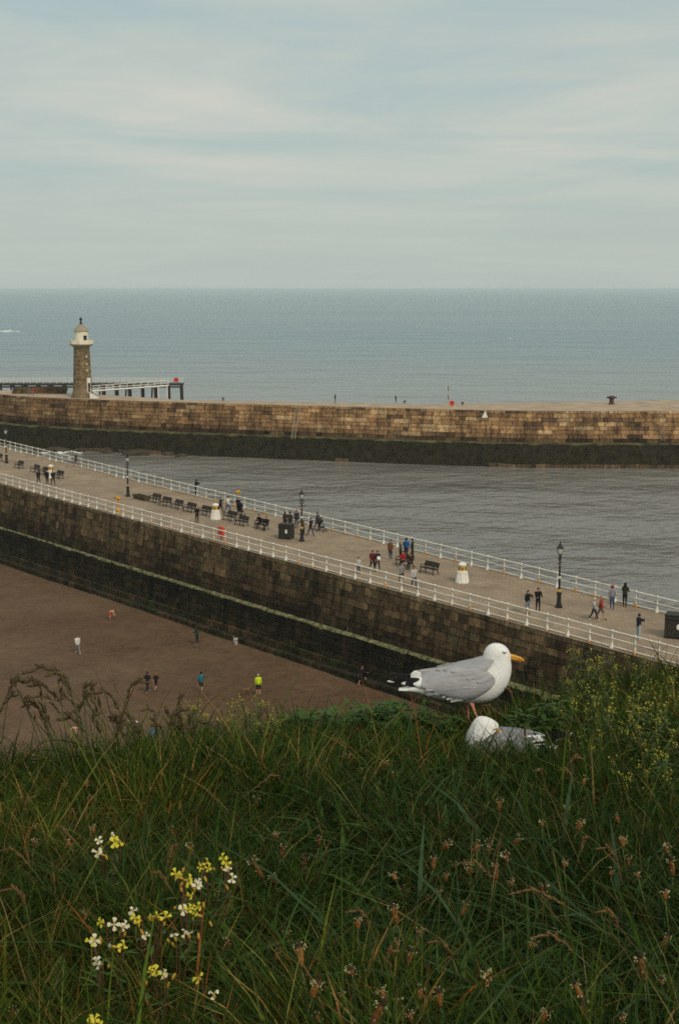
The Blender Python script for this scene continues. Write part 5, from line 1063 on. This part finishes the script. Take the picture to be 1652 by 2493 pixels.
def plantain_meshes(v):
    r_ = random.Random(v); Lh = r_.choice([0.018, 0.028, 0.04, 0.052]); rad = 0.0046 + 0.0018 * r_.random()
    hm = MB(); nr = 9; seg = 9; prof = [(max(0.0008, rad * math.sin(math.pi * min(0.97, 0.1 + 0.87 * k / nr)) ** 0.45 * (1.12 - 0.35 * k / nr)), Lh * k / nr) for k in range(nr + 1)]
    hm.lathe(prof, seg); hm.v = [tuple(Vector(p) * 1.0 + Vector((p[0], p[1], 0)) * r_.uniform(-0.25, 0.3)) for p in hm.v]
    hm.m = [1 if (k // seg) >= nr * 0.72 else 0 for k in range(len(hm.f))]
    am = MB()
    for i in range(r_.randint(9, 22)):
        a = r_.random() * 6.28; z = Lh * (0.62 + 0.25 * r_.random()) if i > 3 else Lh * r_.random(); d = Vector((math.cos(a), math.sin(a), r_.uniform(-0.1, 0.6))).normalized(); p = Vector((math.cos(a) * rad * 0.8, math.sin(a) * rad * 0.8, z)); e = p + d * r_.uniform(0.003, 0.0065)
        am.ball(e, (0.0011, 0.0011, 0.0015), 4, 3)
        am.add([p + Vector((0.0003, 0, 0)), p - Vector((0.0003, 0, 0)), e], [(0, 1, 2)])
    return hm.mesh('seed_head', [PLH, PLD], True), am.mesh('anthers', PLA), Lh
PV = [plantain_meshes(v) for v in range(7)]
plant_px = [(650 + a / 2.851, 1800 + b_ / 2.851) for a, b_ in [(570, 130), (640, 230), (830, 165), (885, 245), (975, 80), (355, 700), (45, 980), (1155, 835), (1240, 740), (1290, 880), (1400, 910), (1455, 750), (1530, 750), (880, 950), (1075, 980), (1240, 950), (1190, 1055), (955, 1050), (950, 1160), (885, 1220), (1110, 1110), (1370, 1160), (630, 1270), (1050, 1330), (890, 1415), (985, 1520), (230, 1510), (580, 1610), (150, 1370), (1520, 1660), (520, 1770), (800, 1770), (1060, 1760), (1190, 1790), (345, 1930), (755, 1930), (990, 1920), (910, 1830), (330, 1740), (70, 1490), (260, 840), (70, 660), (110, 760), (1360, 860)]]
plant_px += [(1150 + a / 3.124, 1850 + b_ / 3.124) for a, b_ in [(470, 85), (520, 90), (845, 160), (200, 340), (525, 480), (705, 410), (810, 500), (960, 590), (1140, 620), (330, 625), (590, 700), (250, 740), (175, 830), (290, 930), (535, 980), (700, 780), (1050, 850), (1180, 760), (1470, 670), (1510, 810), (1410, 520), (1250, 870), (450, 1410), (640, 1340), (1465, 1370), (100, 1680), (800, 1760), (1430, 1680), (1130, 1960), (540, 1950), (840, 1900), (30, 680), (125, 680), (1290, 1590), (1095, 450), (1460, 1030)]]
plant_px += [(a / 2.24, 1800 + b_ / 2.24) for a, b_ in [(360, 250), (475, 240), (495, 330), (255, 275), (385, 400), (510, 490), (195, 480), (190, 560), (375, 560), (935, 490), (1035, 590), (1405, 710), (1490, 765), (495, 720), (1500, 520), (1240, 1110), (65, 1500), (470, 960), (1395, 350)]]
def stem_mesh(pts, r0, r1, m_, seg=5): return MB().tube(pts, list(np.linspace(r0, r1, len(pts))), seg).mesh('stem', m_, True)
def where(px, py):
    col_ = 'left' if px < 560 else ('middle' if px < 1100 else 'right')
    if py < 1920: return {'left': 'below the sand, above the yellow flowers', 'middle': 'just left of the resting gull', 'right': 'right below the resting gull'}[col_]
    if py < 2110: return {'left': 'around the uppermost yellow flowers', 'middle': 'in the middle grass below the leafy edge', 'right': 'below the mustard mound'}[col_]
    if py < 2300: return {'left': 'beside the yellow flower patch', 'middle': 'in the middle grass right of the yellow flowers', 'right': 'in the lush grass at the right'}[col_]
    return {'left': 'at the bottom edge under the yellow flowers', 'middle': 'at the bottom edge in the middle', 'right': 'at the bottom edge on the right'}[col_]
for i, (px, py) in enumerate(plant_px):
    hh = random.uniform(0.17, 0.30) if py > 1860 else random.uniform(0.16, 0.2); g_, top = on_ground(px, py, hh); hm, am, Lh = PV[i % 7]
    off = Vector((random.uniform(-0.1, 0.1), random.uniform(-0.06, 0.08), 0)); base = Vector((top.x, top.y, 0)) + off; base.z = float(G(base.x, base.y)) - 0.02
    o = thing('ribwort_plantain', 'brown plantain seed head with pale anthers ' + where(px, py), 'wild plant', base, 0, 'plantain heads ' + where(px, py))
    tp = top - base; tilt = Vector((tp.x * 1.2 + random.uniform(-.25, .25) * tp.z, tp.y + random.uniform(-.2, .2) * tp.z, tp.z)).normalized()
    p2 = tp - tilt * Lh * 0.5; mid = Vector((p2.x * 0.35, p2.y * 0.35, p2.z * 0.55))
    link('stem', stem_mesh([(0, 0, 0), mid, p2.lerp(mid, 0.3), p2], 0.0017, 0.0012, STG), o)
    rq = Vector((0, 0, 1)).rotation_difference(tilt); s_ = random.uniform(0.75, 1.3) * (1.0 if py < 2100 else 1.12)
    for me in (hm, am):
        c = link(me.name.split('.')[0], me, o, p2); c.rotation_mode = 'QUATERNION'; c.rotation_quaternion = rq; c.scale = (s_, s_, s_)

# --- wallflowers
PET_Y = mat('yellow_petal', (0.66, 0.58, 0.03), 0.6, 0.15, 90, translucent=0.25, col2=(0.82, 0.74, 0.08)); PET_W = mat('white_petal', (0.74, 0.70, 0.50), 0.6, 0.1, 90, translucent=0.25); PET_O = mat('ochre_calyx', (0.42, 0.24, 0.03), 0.7, 0.2, 90)
def petal_mesh(m_):
    P = []
    for i in range(6):
        f = i / 5; wv = 0.0008 + 0.0044 * math.sin(min(1, f * 1.1) ** 1.6 * 1.5) * (1 if f < 0.9 else 0.7); r = 0.0008 + 0.0118 * f; P.append([Vector((r, -wv, 0.002 + 0.004 * math.sin(f * 2.4) - 0.001 * f)), Vector((r + 0.0006, 0, 0.0012 + 0.004 * math.sin(f * 2.4))), Vector((r, wv, 0.002 + 0.004 * math.sin(f * 2.4) - 0.001 * f))])
    return MB().grid(P).mesh('petal', m_, True)
pet = {'y': petal_mesh(PET_Y), 'w': petal_mesh(PET_W)}
calyx = MB().lathe([(0.0012, -0.012), (0.0032, -0.008), (0.003, -0.001), (0.0022, 0.0015)], 7).mesh('flower', PET_O, True)
bud = MB().lathe([(0.001, -0.004), (0.003, 0.001), (0.0032, 0.006), (0.0012, 0.011)], 6).mesh('bud', PET_O, True)
fl = lambda L_: [(150 + a / 3.136, 1980 + b_ / 3.136, c) for a, b_, c in L_]
wall_fl = [
 ('wallflower with white and yellow blossoms, uppermost of the flower patch', fl([(285, 210, 'w'), (385, 172, 'w'), (405, 225, 'y'), (440, 215, 'y'), (280, 300, 'w'), (300, 310, 'w')])),
 ('bright yellow wallflower cluster at the upper right of the flower patch', fl([(1240, 350, 'y'), (1262, 380, 'y'), (1268, 430, 'w'), (1100, 385, 'y'), (1060, 420, 'y'), (1125, 420, 'y'), (1302, 500, 'w')])),
 ('yellow wallflower cluster below the upper right blossoms', fl([(875, 465, 'y'), (900, 490, 'y'), (955, 510, 'y'), (985, 540, 'y'), (1045, 530, 'w'), (1035, 560, 'w')])),
 ('pale yellow four-petalled wallflower standing out from the dark gap', fl([(975, 628, 'y'), (965, 735, 'y'), (920, 740, 'w'), (1045, 715, 'y'), (1040, 775, 'y')])),
 ('row of yellow wallflower blossoms across the middle of the flower patch', fl([(540, 748, 'w'), (590, 815, 'y'), (565, 800, 'y'), (690, 795, 'y'), (735, 785, 'y'), (790, 795, 'y')])),
 ('single yellow wallflower with two white blossoms at its side', fl([(298, 832, 'y'), (398, 850, 'w'), (465, 872, 'w'), (480, 860, 'w')])),
 ('white wallflower blossoms near the patch centre right', fl([(640, 935, 'w'), (865, 945, 'w'), (935, 930, 'w'), (965, 920, 'w')])),
 ('yellow and white wallflower at the left edge of the flower patch', fl([(225, 985, 'y'), (250, 970, 'w'), (390, 1015, 'w'), (450, 1035, 'y'), (480, 1010, 'y')])),
 ('lone white wallflower blossom at the lower left', fl([(268, 1130, 'w'), (285, 1145, 'w')])),
 ('small yellow wallflower pair below the patch', fl([(710, 1212, 'y'), (690, 1220, 'y'), (770, 1240, 'y'), (785, 1225, 'w')])),
 ('single small yellow wallflower blossom right of the lower pair', fl([(1045, 1255, 'y')])),
 ('pale star-like wallflower blossom lowest right of the patch', fl([(1163, 1383, 'w')])),
 ('yellow wallflower cut by the bottom picture edge', [(228, 2486, 'y'), (240, 2490, 'y'), (222, 2492, 'y')]),
]
FOL = mat('green_leaf', (0.055, 0.112, 0.018), 0.6, 0.3, 40, objrand=0.4, translucent=0.2); FOLB = mat('mustard_leaf', (0.075, 0.108, 0.018), 0.65, 0.3, 40, objrand=0.4, translucent=0.2)
def leaf(m, p, d, up, ln, wd, n=4):
    d = Vector(d).normalized(); s_ = d.cross(Vector(up)).normalized(); u = s_.cross(d); P = []
    for i in range(n + 1):
        f = i / n; wv = wd * math.sin(math.pi * (0.08 + 0.9 * f)) ** 0.8; c = Vector(p) + d * ln * f - u * ln * 0.25 * f * f; P.append([c - s_ * wv + u * wv * 0.3, c, c + s_ * wv + u * wv * 0.3])
    m.grid(P)
for label, L_ in wall_fl:
    tops = []
    for px, py, c in L_:
        g_, top = on_ground(px, py, 0.30); tops.append((top, c))
    cb = sum((t_ for t_, c in tops), Vector()) / len(tops); cb.y += 0.02; cb.z = float(G(cb.x, cb.y)) - 0.02
    o = thing('wallflower', label, 'wildflower', cb)
    fmesh = MB(); sm_ = MB()
    for top, c in tops:
        p = top - cb; nrm = Vector((random.uniform(-.9, .9), random.uniform(-1.0, 0.1), random.uniform(0.25, 1.0))).normalized(); e = p - nrm * 0.012
        sm_.tube([Vector((random.uniform(-.01, .01), 0, 0)), Vector((e.x * 0.5, e.y * 0.5, e.z * 0.62)), Vector((e.x * 0.85, e.y * 0.85 + 0.004, e.z * 0.9)), e], [0.0022, 0.0018, 0.0014, 0.001], 5)
        q = Vector((0, 0, 1)).rotation_difference(nrm); f_ = link('flower', calyx, o, p); f_.rotation_mode = 'QUATERNION'; f_.rotation_quaternion = q
        a0 = random.random() * 6; sc_ = random.uniform(0.72, 1.1)
        for k in range(4):
            if random.random() < 0.06: continue
            pp_ = link('petal', pet[c], f_, (0, 0, 0), a0 + k * 1.5708 + random.uniform(-.25, .25)); pp_.scale = (sc_ * random.uniform(0.85, 1.1), sc_ * random.uniform(.85, 1.1), sc_ * random.uniform(-0.2, 2.2))
        for k in range(random.choice([0, 1, 1])):
            b2 = link('bud', bud, o, e + Vector((random.uniform(-.02, .02), random.uniform(-.01, .01), random.uniform(-0.02, 0.012)))); b2.rotation_euler = (random.uniform(-.6, .6), random.uniform(-.6, .6), 0)
        for k in range(5):
            t_ = random.uniform(0.35, 0.85); a = random.random() * 6.28; leaf(fmesh, (e.x * t_ * 0.9, e.y * t_ * 0.9, e.z * t_), (math.cos(a), math.sin(a), 0.5), (0, 0, 1), random.uniform(0.03, 0.055), 0.0035)
    sm_.build('stems', STR, o, True); fmesh.build('foliage', FOL, o, True)['kind'] = 'stuff'

# --- tall seed grasses (cock's-foot style) against the sand
SEED = mat('seed_spikelet', (0.055, 0.045, 0.022), 0.85, 0.4, 120, col2=(0.12, 0.085, 0.04), objrand=0.5); SEEDR = mat('reddish_spikelet', (0.10, 0.055, 0.024), 0.85, 0.4, 120, col2=(0.21, 0.12, 0.045), objrand=0.4)
def seed_grass(base, top, droop, clusters, label, group, m_=SEED, scale=1.0, lean=0.0, name='seed_grass'):
    o = thing(name, label, 'grass stalk', base, 0, group); tp = top - base
    p1 = Vector((tp.x * 0.2, tp.y * 0.25, tp.z * 0.5)); p2 = Vector((tp.x * 0.62, tp.y * 0.7, tp.z * 0.8)); pts = [Vector((0, 0, 0)), p1, p2, tp, tp + Vector((droop * 0.35 + tp.x * 0.08, 0, 0.022)), tp + Vector((droop * 0.95 + tp.x * 0.12, 0, 0.03 - abs(droop) * 0.3))]
    link('stem', stem_mesh(pts, 0.0021, 0.0009, STG), o)
    m = MB(); ks = [k / max(1, clusters - 1) for k in range(clusters)]
    for f in ks:
        t_ = (2.35 if scale > 0.6 else 2.5) + f * 2.5; i = min(4, int(t_)); p = pts[i].lerp(pts[i + 1], t_ - i); d = (pts[i + 1] - pts[i]).normalized() + Vector((random.uniform(-.32, .32) + (0.2 if droop > 0 else -0.2), random.uniform(-.3, .3), random.uniform(-.05, .3)))
        d.normalize(); ln = random.uniform(0.018, 0.034) * scale * (1.25 - 0.5 * f)
        br_ = p + d * 0.012 * scale * (1 - f); m.tube([p, br_], 0.0007, 4)
        m.tube([br_, br_ + d * ln * 0.3, br_ + d * ln * 0.7, br_ + d * ln], [0.0015 * scale, 0.0048 * scale, 0.0042 * scale, 0.0008], 6, 0.7)
        for q in range(5):
            e = br_ + d * ln * random.random(); dd = (d + Vector((random.uniform(-.8, .8), random.uniform(-.8, .8), random.uniform(-.8, .8)))).normalized(); m.tube([e, e + dd * 0.006 * scale], [0.0016 * scale, 0.0004], 4)
    m.build('seed_head', m_, o, True)
    bm_ = MB()
    for k in range(2):
        t_ = random.uniform(0.2, 0.6); a = random.choice([0.3, 2.8]) + random.uniform(-.5, .5); c = p1 * (t_ / 0.6); P = []
        for i in range(7):
            f = i / 6; q = c + Vector((math.cos(a), math.sin(a) * 0.5, 0)) * 0.2 * f * random.uniform(0.95, 1.05) + Vector((0, 0, 0.17 * f - 0.13 * f * f)); wv = 0.0038 * (1 - f ** 2) + 0.0004; P.append([q + Vector((0, wv * 0.6, -wv)), q + Vector((0, -wv * 0.6, wv))])
        bm_.grid(P)
    bm_.build('blade', FOL, o, True)
tall = [(340, 1633, -0.10, 9, 'tallest drooping seed stalk of the left tuft, bending over the sand'), (150, 1652, -0.07, 8, 'seed stalk with heavy dark spikelets in the left tuft'), (110, 1680, -0.05, 7, 'seed stalk arching left in the left tuft'), (35, 1668, 0.03, 5, 'short seed stalk at the left picture edge'), (14, 1710, 0.02, 6, 'dark seed stalk leaning against the left picture edge'), (88, 1722, -0.03, 6, 'small seed stalk below the left tuft'), (262, 1698, -0.06, 5, 'forked seed stalk in the middle of the left grasses'), (228, 1712, -0.02, 4, 'thin seed stalk just left of the forked one'), (330, 1672, 0.05, 4, 'fine nodding seed stalk over the sand'), (300, 1760, -0.03, 5, 'seed stalk beside the gliding gull'), (428, 1745, 0.025, 6, 'seed stalk leaning right over the half hidden blue person'), (472, 1775, 0.03, 5, 'seed stalk left of the yellowish bush'), (432, 1720, 0.005, 3, 'slim upright seed stalk above the blue person'), (185, 1765, -0.04, 6, 'low bushy seed stalk in the left grasses')]
for px, py, dr, cl_n, lb_ in tall:
    if px == 340: px, py = 118, 1640
    yy = random.uniform(4.55, 5.05); top = at_y(px - dr * 250, py, yy); bx0 = top.x + random.uniform(0.05, 0.2) * (1 if dr < 0 else -0.8); base = Vector((bx0, yy + 0.05, float(G(bx0, yy + 0.05)) - 0.02))
    seed_grass(base, top, dr, cl_n * 2 + 3, lb_, 'seed grasses against the sand', scale=1.05)
for i in range(26):
    px, py = random.choice([(random.uniform(10, 230), random.uniform(1665, 1780)), (random.uniform(230, 490), random.uniform(1735, 1800))]); dr = random.uniform(-0.06, 0.03); yy = random.uniform(4.5, 5.0); top = at_y(px, py, yy); bx0 = top.x + random.uniform(0.0, 0.15); base = Vector((bx0, yy + 0.05, float(G(bx0, yy + 0.05)) - 0.02))
    seed_grass(base, top, dr, random.randint(10, 20), 'dark slender seed stalk in the dense fringe below the left tuft' if px < 210 else 'dark slender seed stalk in the fringe below the gliding gull', 'fringe seed stalks left' if px < 210 else 'fringe seed stalks below the gliding gull', scale=0.85)
fog = [(1382 / 2.841 + 900, 1520 + 960 / 2.841, 0.05), (1150 + 600 / 3.124, 1850 + 1050 / 3.124, -0.07), (1150 + 700 / 3.124, 1850 + 1400 / 3.124, -0.05), (1150 + 1080 / 3.124, 1850 + 730 / 3.124, -0.04), (1150 + 820 / 3.124, 1850 + 670 / 3.124, 0.01), (650 + 1270 / 2.851, 1800 + 1470 / 2.851, -0.04), (650 + 700 / 2.851, 1800 + 1250 / 2.851, -0.04), (650 + 820 / 2.851, 1800 + 1540 / 2.851, 0.03), (120 / 2.24, 1800 + 640 / 2.24, -0.05), (130 / 2.24, 1800 + 860 / 2.24, -0.05), (920 / 2.24, 1800 + 640 / 2.24, 0.01), (910 / 2.24, 1800 + 780 / 2.24, -0.02), (1430 / 2.24, 1800 + 235 / 2.24, 0.03), (1278, 1790, 0.0), (1230, 1650, 0.015), (1245, 1690, -0.02), (1390, 1890, -0.03), (1205, 1730, -0.03), (170, 2035, -0.02), (60, 1960, 0.02), (1500, 2240, -0.04), (1180, 2120, -0.03)]
for i, (px, py, dr) in enumerate(fog):
    g_, top = on_ground(px, py, 0.27 if py > 1850 else 0.24); base = Vector((top.x - dr * 1.5 + random.uniform(-.14, .14), top.y + 0.03, 0)); base.z = float(G(base.x, base.y)) - 0.02
    seed_grass(base, top, dr, 60, 'soft reddish seed plume ' + where(px, py), 'reddish seed plumes ' + where(px, py), SEEDR, 0.42, name='seed_plume')

# --- yellow-budded mustard plants on the right mound
BUD = mat('yellow_green_bud', (0.22, 0.23, 0.03), 0.7, 0.35, 100, col2=(0.46, 0.42, 0.05)); 
def mustard(base, top, label, group, seed):
    r_ = random.Random(seed); o = thing('wild_mustard', label, 'wild plant', base, 0, group); tp = top - base; st2 = MB(); lf = MB(); bd = MB()
    main = [Vector((0, 0, 0)), Vector((tp.x * 0.3, tp.y * 0.3, tp.z * 0.4)), Vector((tp.x * 0.75, tp.y * 0.75, tp.z * 0.75)), tp]; st2.tube(main, [0.003, 0.0026, 0.002, 0.0012], 5); ends = [tp]
    for k in range(r_.randint(4, 7)):
        t_ = r_.uniform(0.35, 0.9); i = min(2, int(t_ * 3)); p = main[i].lerp(main[i + 1], t_ * 3 - i); a = r_.random() * 6.28; e = p + Vector((math.cos(a) * r_.uniform(.02, .07), math.sin(a) * r_.uniform(.02, .07), r_.uniform(0.04, 0.11))); st2.tube([p, p.lerp(e, 0.5) + Vector((0, 0, 0.008)), e], [0.0016, 0.0013, 0.001], 4); ends.append(e)
    for e in ends:
        for k in range(13 if e is tp else 4):
            bd.ball(e + Vector((r_.gauss(0, .006), r_.gauss(0, .006), r_.gauss(0.002, .008))), r_.uniform(0.0018, 0.0040), 5, 4)
        for k in range(4):
            a = r_.random() * 6.28; leaf(lf, e - Vector((0, 0, r_.uniform(0.01, 0.05))), (math.cos(a), math.sin(a), 0.4), (0, 0, 1), r_.uniform(0.012, 0.03), 0.0035, 3)
    for k in range(26):
        t_ = r_.uniform(0.05, 0.85); i = min(2, int(t_ * 3)); p = main[i].lerp(main[i + 1], t_ * 3 - i); a = r_.random() * 6.28; leaf(lf, p, (math.cos(a), math.sin(a), r_.uniform(0, 0.7)), (0, 0, 1), r_.uniform(0.025, 0.06), r_.uniform(0.004, 0.008), 3)
    st2.build('stems', STG, o, True); lf.build('foliage', FOLB, o, True)['kind'] = 'stuff'; bd.build('buds', BUD, o, True)['kind'] = 'stuff'
mpx = [(1250 + a / 3.9, 1550 + b_ / 3.9) for a, b_ in [(610, 150), (800, 220), (960, 290), (1150, 280), (500, 440), (860, 450), (1310, 490), (1410, 500), (1475, 410), (1500, 440), (1240, 540), (1555, 540), (710, 310), (780, 640), (690, 700), (1100, 600), (1190, 680), (1290, 640), (1440, 650), (940, 470), (1000, 900), (1090, 900), (1160, 870), (1240, 1020), (1400, 1120), (720, 1050), (1090, 1330), (1260, 1290), (1440, 1340), (620, 560), (560, 620), (1350, 800), (1500, 900), (900, 720)]]
for i, (px, py) in enumerate(mpx):
    hh = 0.42 if py < 1660 else (0.3 if py < 1760 else 0.24)
    if py < 1700: top = at_y(px, py, random.uniform(5.9, 6.5)); 
    else: top = on_ground(px, py, hh)[1]
    base = Vector((top.x + random.uniform(-.04, .04), top.y + random.uniform(-.03, .03), 0)); base.z = float(G(base.x, base.y)) - 0.02
    lb_ = 'tall mustard plant with yellow buds standing up against the pier wall' if py < 1665 else ('bushy yellow-budded mustard plant in the middle of the mound' if py < 1790 else 'low mustard plant with yellow buds at the foot of the mound')
    mustard(base, top, lb_, lb_.replace('plant', 'plants', 1), i)
for i, (px, py) in enumerate([(470, 1728), (500, 1745), (545, 1760), (600, 1735), (635, 1712), (660, 1748), (430, 1770), (575, 1772), (620, 1775)]):
    yy = random.uniform(5.1, 5.5); top = at_y(px, py, yy); base = Vector((top.x, top.y, float(G(top.x, top.y)) - 0.02))
    mustard(base, top, 'small yellowish leafy plant with pale buds at the edge above the sand', 'leafy plants at the cliff edge', 100 + i)
# --- broad leafy weeds along the centre of the edge
def weed(base, hh, seed, label, group):
    r_ = random.Random(seed); o = thing('leafy_weed', label, 'wild plant', base, 0, group); lf = MB(); st2 = MB()
    for k in range(9):
        a = r_.random() * 6.28; e = Vector((math.cos(a) * r_.uniform(.01, .09), math.sin(a) * r_.uniform(.01, .09), hh * r_.uniform(0.55, 1.05))); st2.tube([(0, 0, 0), e * 0.6, e], [0.002, 0.0016, 0.001], 4)
        for q in range(17):
            f = r_.uniform(0.3, 1.02); b3 = r_.random() * 6.28; leaf(lf, e * f, (math.cos(b3), math.sin(b3), r_.uniform(-0.1, 0.8)), (0, 0, 1), r_.uniform(0.025, 0.058), r_.uniform(0.006, 0.014), 4)
    st2.build('stems', STG, o, True); lf.build('foliage', FOL, o, True)['kind'] = 'stuff'
for i, (px, py) in enumerate([(705, 1738), (742, 1730), (778, 1722), (818, 1716), (852, 1712), (888, 1708), (922, 1706), (958, 1708), (992, 1714), (1028, 1724), (690, 1755), (725, 1748), (760, 1742), (800, 1735), (835, 1730), (872, 1724), (905, 1722), (940, 1720), (975, 1722), (1010, 1730), (1045, 1742), (1080, 1750), (780, 1775), (860, 1768), (930, 1765), (1000, 1772), (1270, 1735), (1310, 1720), (1345, 1705)]):
    yy = random.uniform(5.7, 6.05); top = at_y(px, py, yy); gz = float(G(top.x, top.y)) - 0.02; weed(Vector((top.x, top.y, gz)), max(0.06, top.z - gz), 40 + i, 'low bright green leafy weed on the cliff edge left of the gulls' if px < 1100 else 'low leafy weed on the cliff edge right of the standing gull', 'leafy weeds on the cliff edge' if px < 1100 else 'leafy weeds right of the gull')

def dock(base, seed, label, group):
    r_ = random.Random(seed); o = thing('broad_leaved_weed', label, 'wild plant', base, 0, group)
    for k in range(r_.randint(5, 8)):
        a = r_.random() * 6.28; m = MB(); ln = r_.uniform(0.1, 0.17); leaf(m, (0, 0, r_.uniform(0.05, 0.1)), (math.cos(a), math.sin(a), r_.uniform(0.7, 1.6)), (0, 0, 1), ln, r_.uniform(0.012, 0.02), 6); m.tube([(0, 0, 0), (0, 0, 0.1)], 0.002, 4); m.build('leaf', FOL, o, True)
for i, (px, py) in enumerate([(905, 2280), (1000, 2360), (1420, 2020), (1560, 2180), (1330, 2200), (760, 2130), (610, 2230), (330, 2290), (80, 2180), (140, 2390), (540, 2400), (820, 2440), (1200, 2330), (1600, 2400), (700, 1960), (1080, 2050), (420, 1900), (60, 2020)]):
    p = on_ground(px, py, 0.14)[0]; dock(Vector((p.x, p.y, p.z - 0.01)), 300 + i, 'broad-leaved green weed ' + where(px, py), 'broad-leaved weeds ' + where(px, py))

# ------------------------------------------------------------------ haze over the sea
hm_ = bpy.data.materials.new('haze'); hm_.use_nodes = True; t = hm_.node_tree; t.nodes.clear()
pv = N(t, 'ShaderNodeVolumePrincipled'); pv.inputs['Color'].default_value = (0.86, 0.975, 1.0, 1); pv.inputs['Density'].default_value = 0.000105; pv.inputs['Anisotropy'].default_value = 0.0
mo = N(t, 'ShaderNodeOutputMaterial'); t.links.new(pv.outputs[0], mo.inputs['Volume'])
hz = MB(); hz.box((0, 29000, (24 - 13) / 2), (70000, 63000, 37)); hzo = hz.build('haze', hm_); tag(hzo, 'thin pale sea haze', 'haze', kind='stuff')
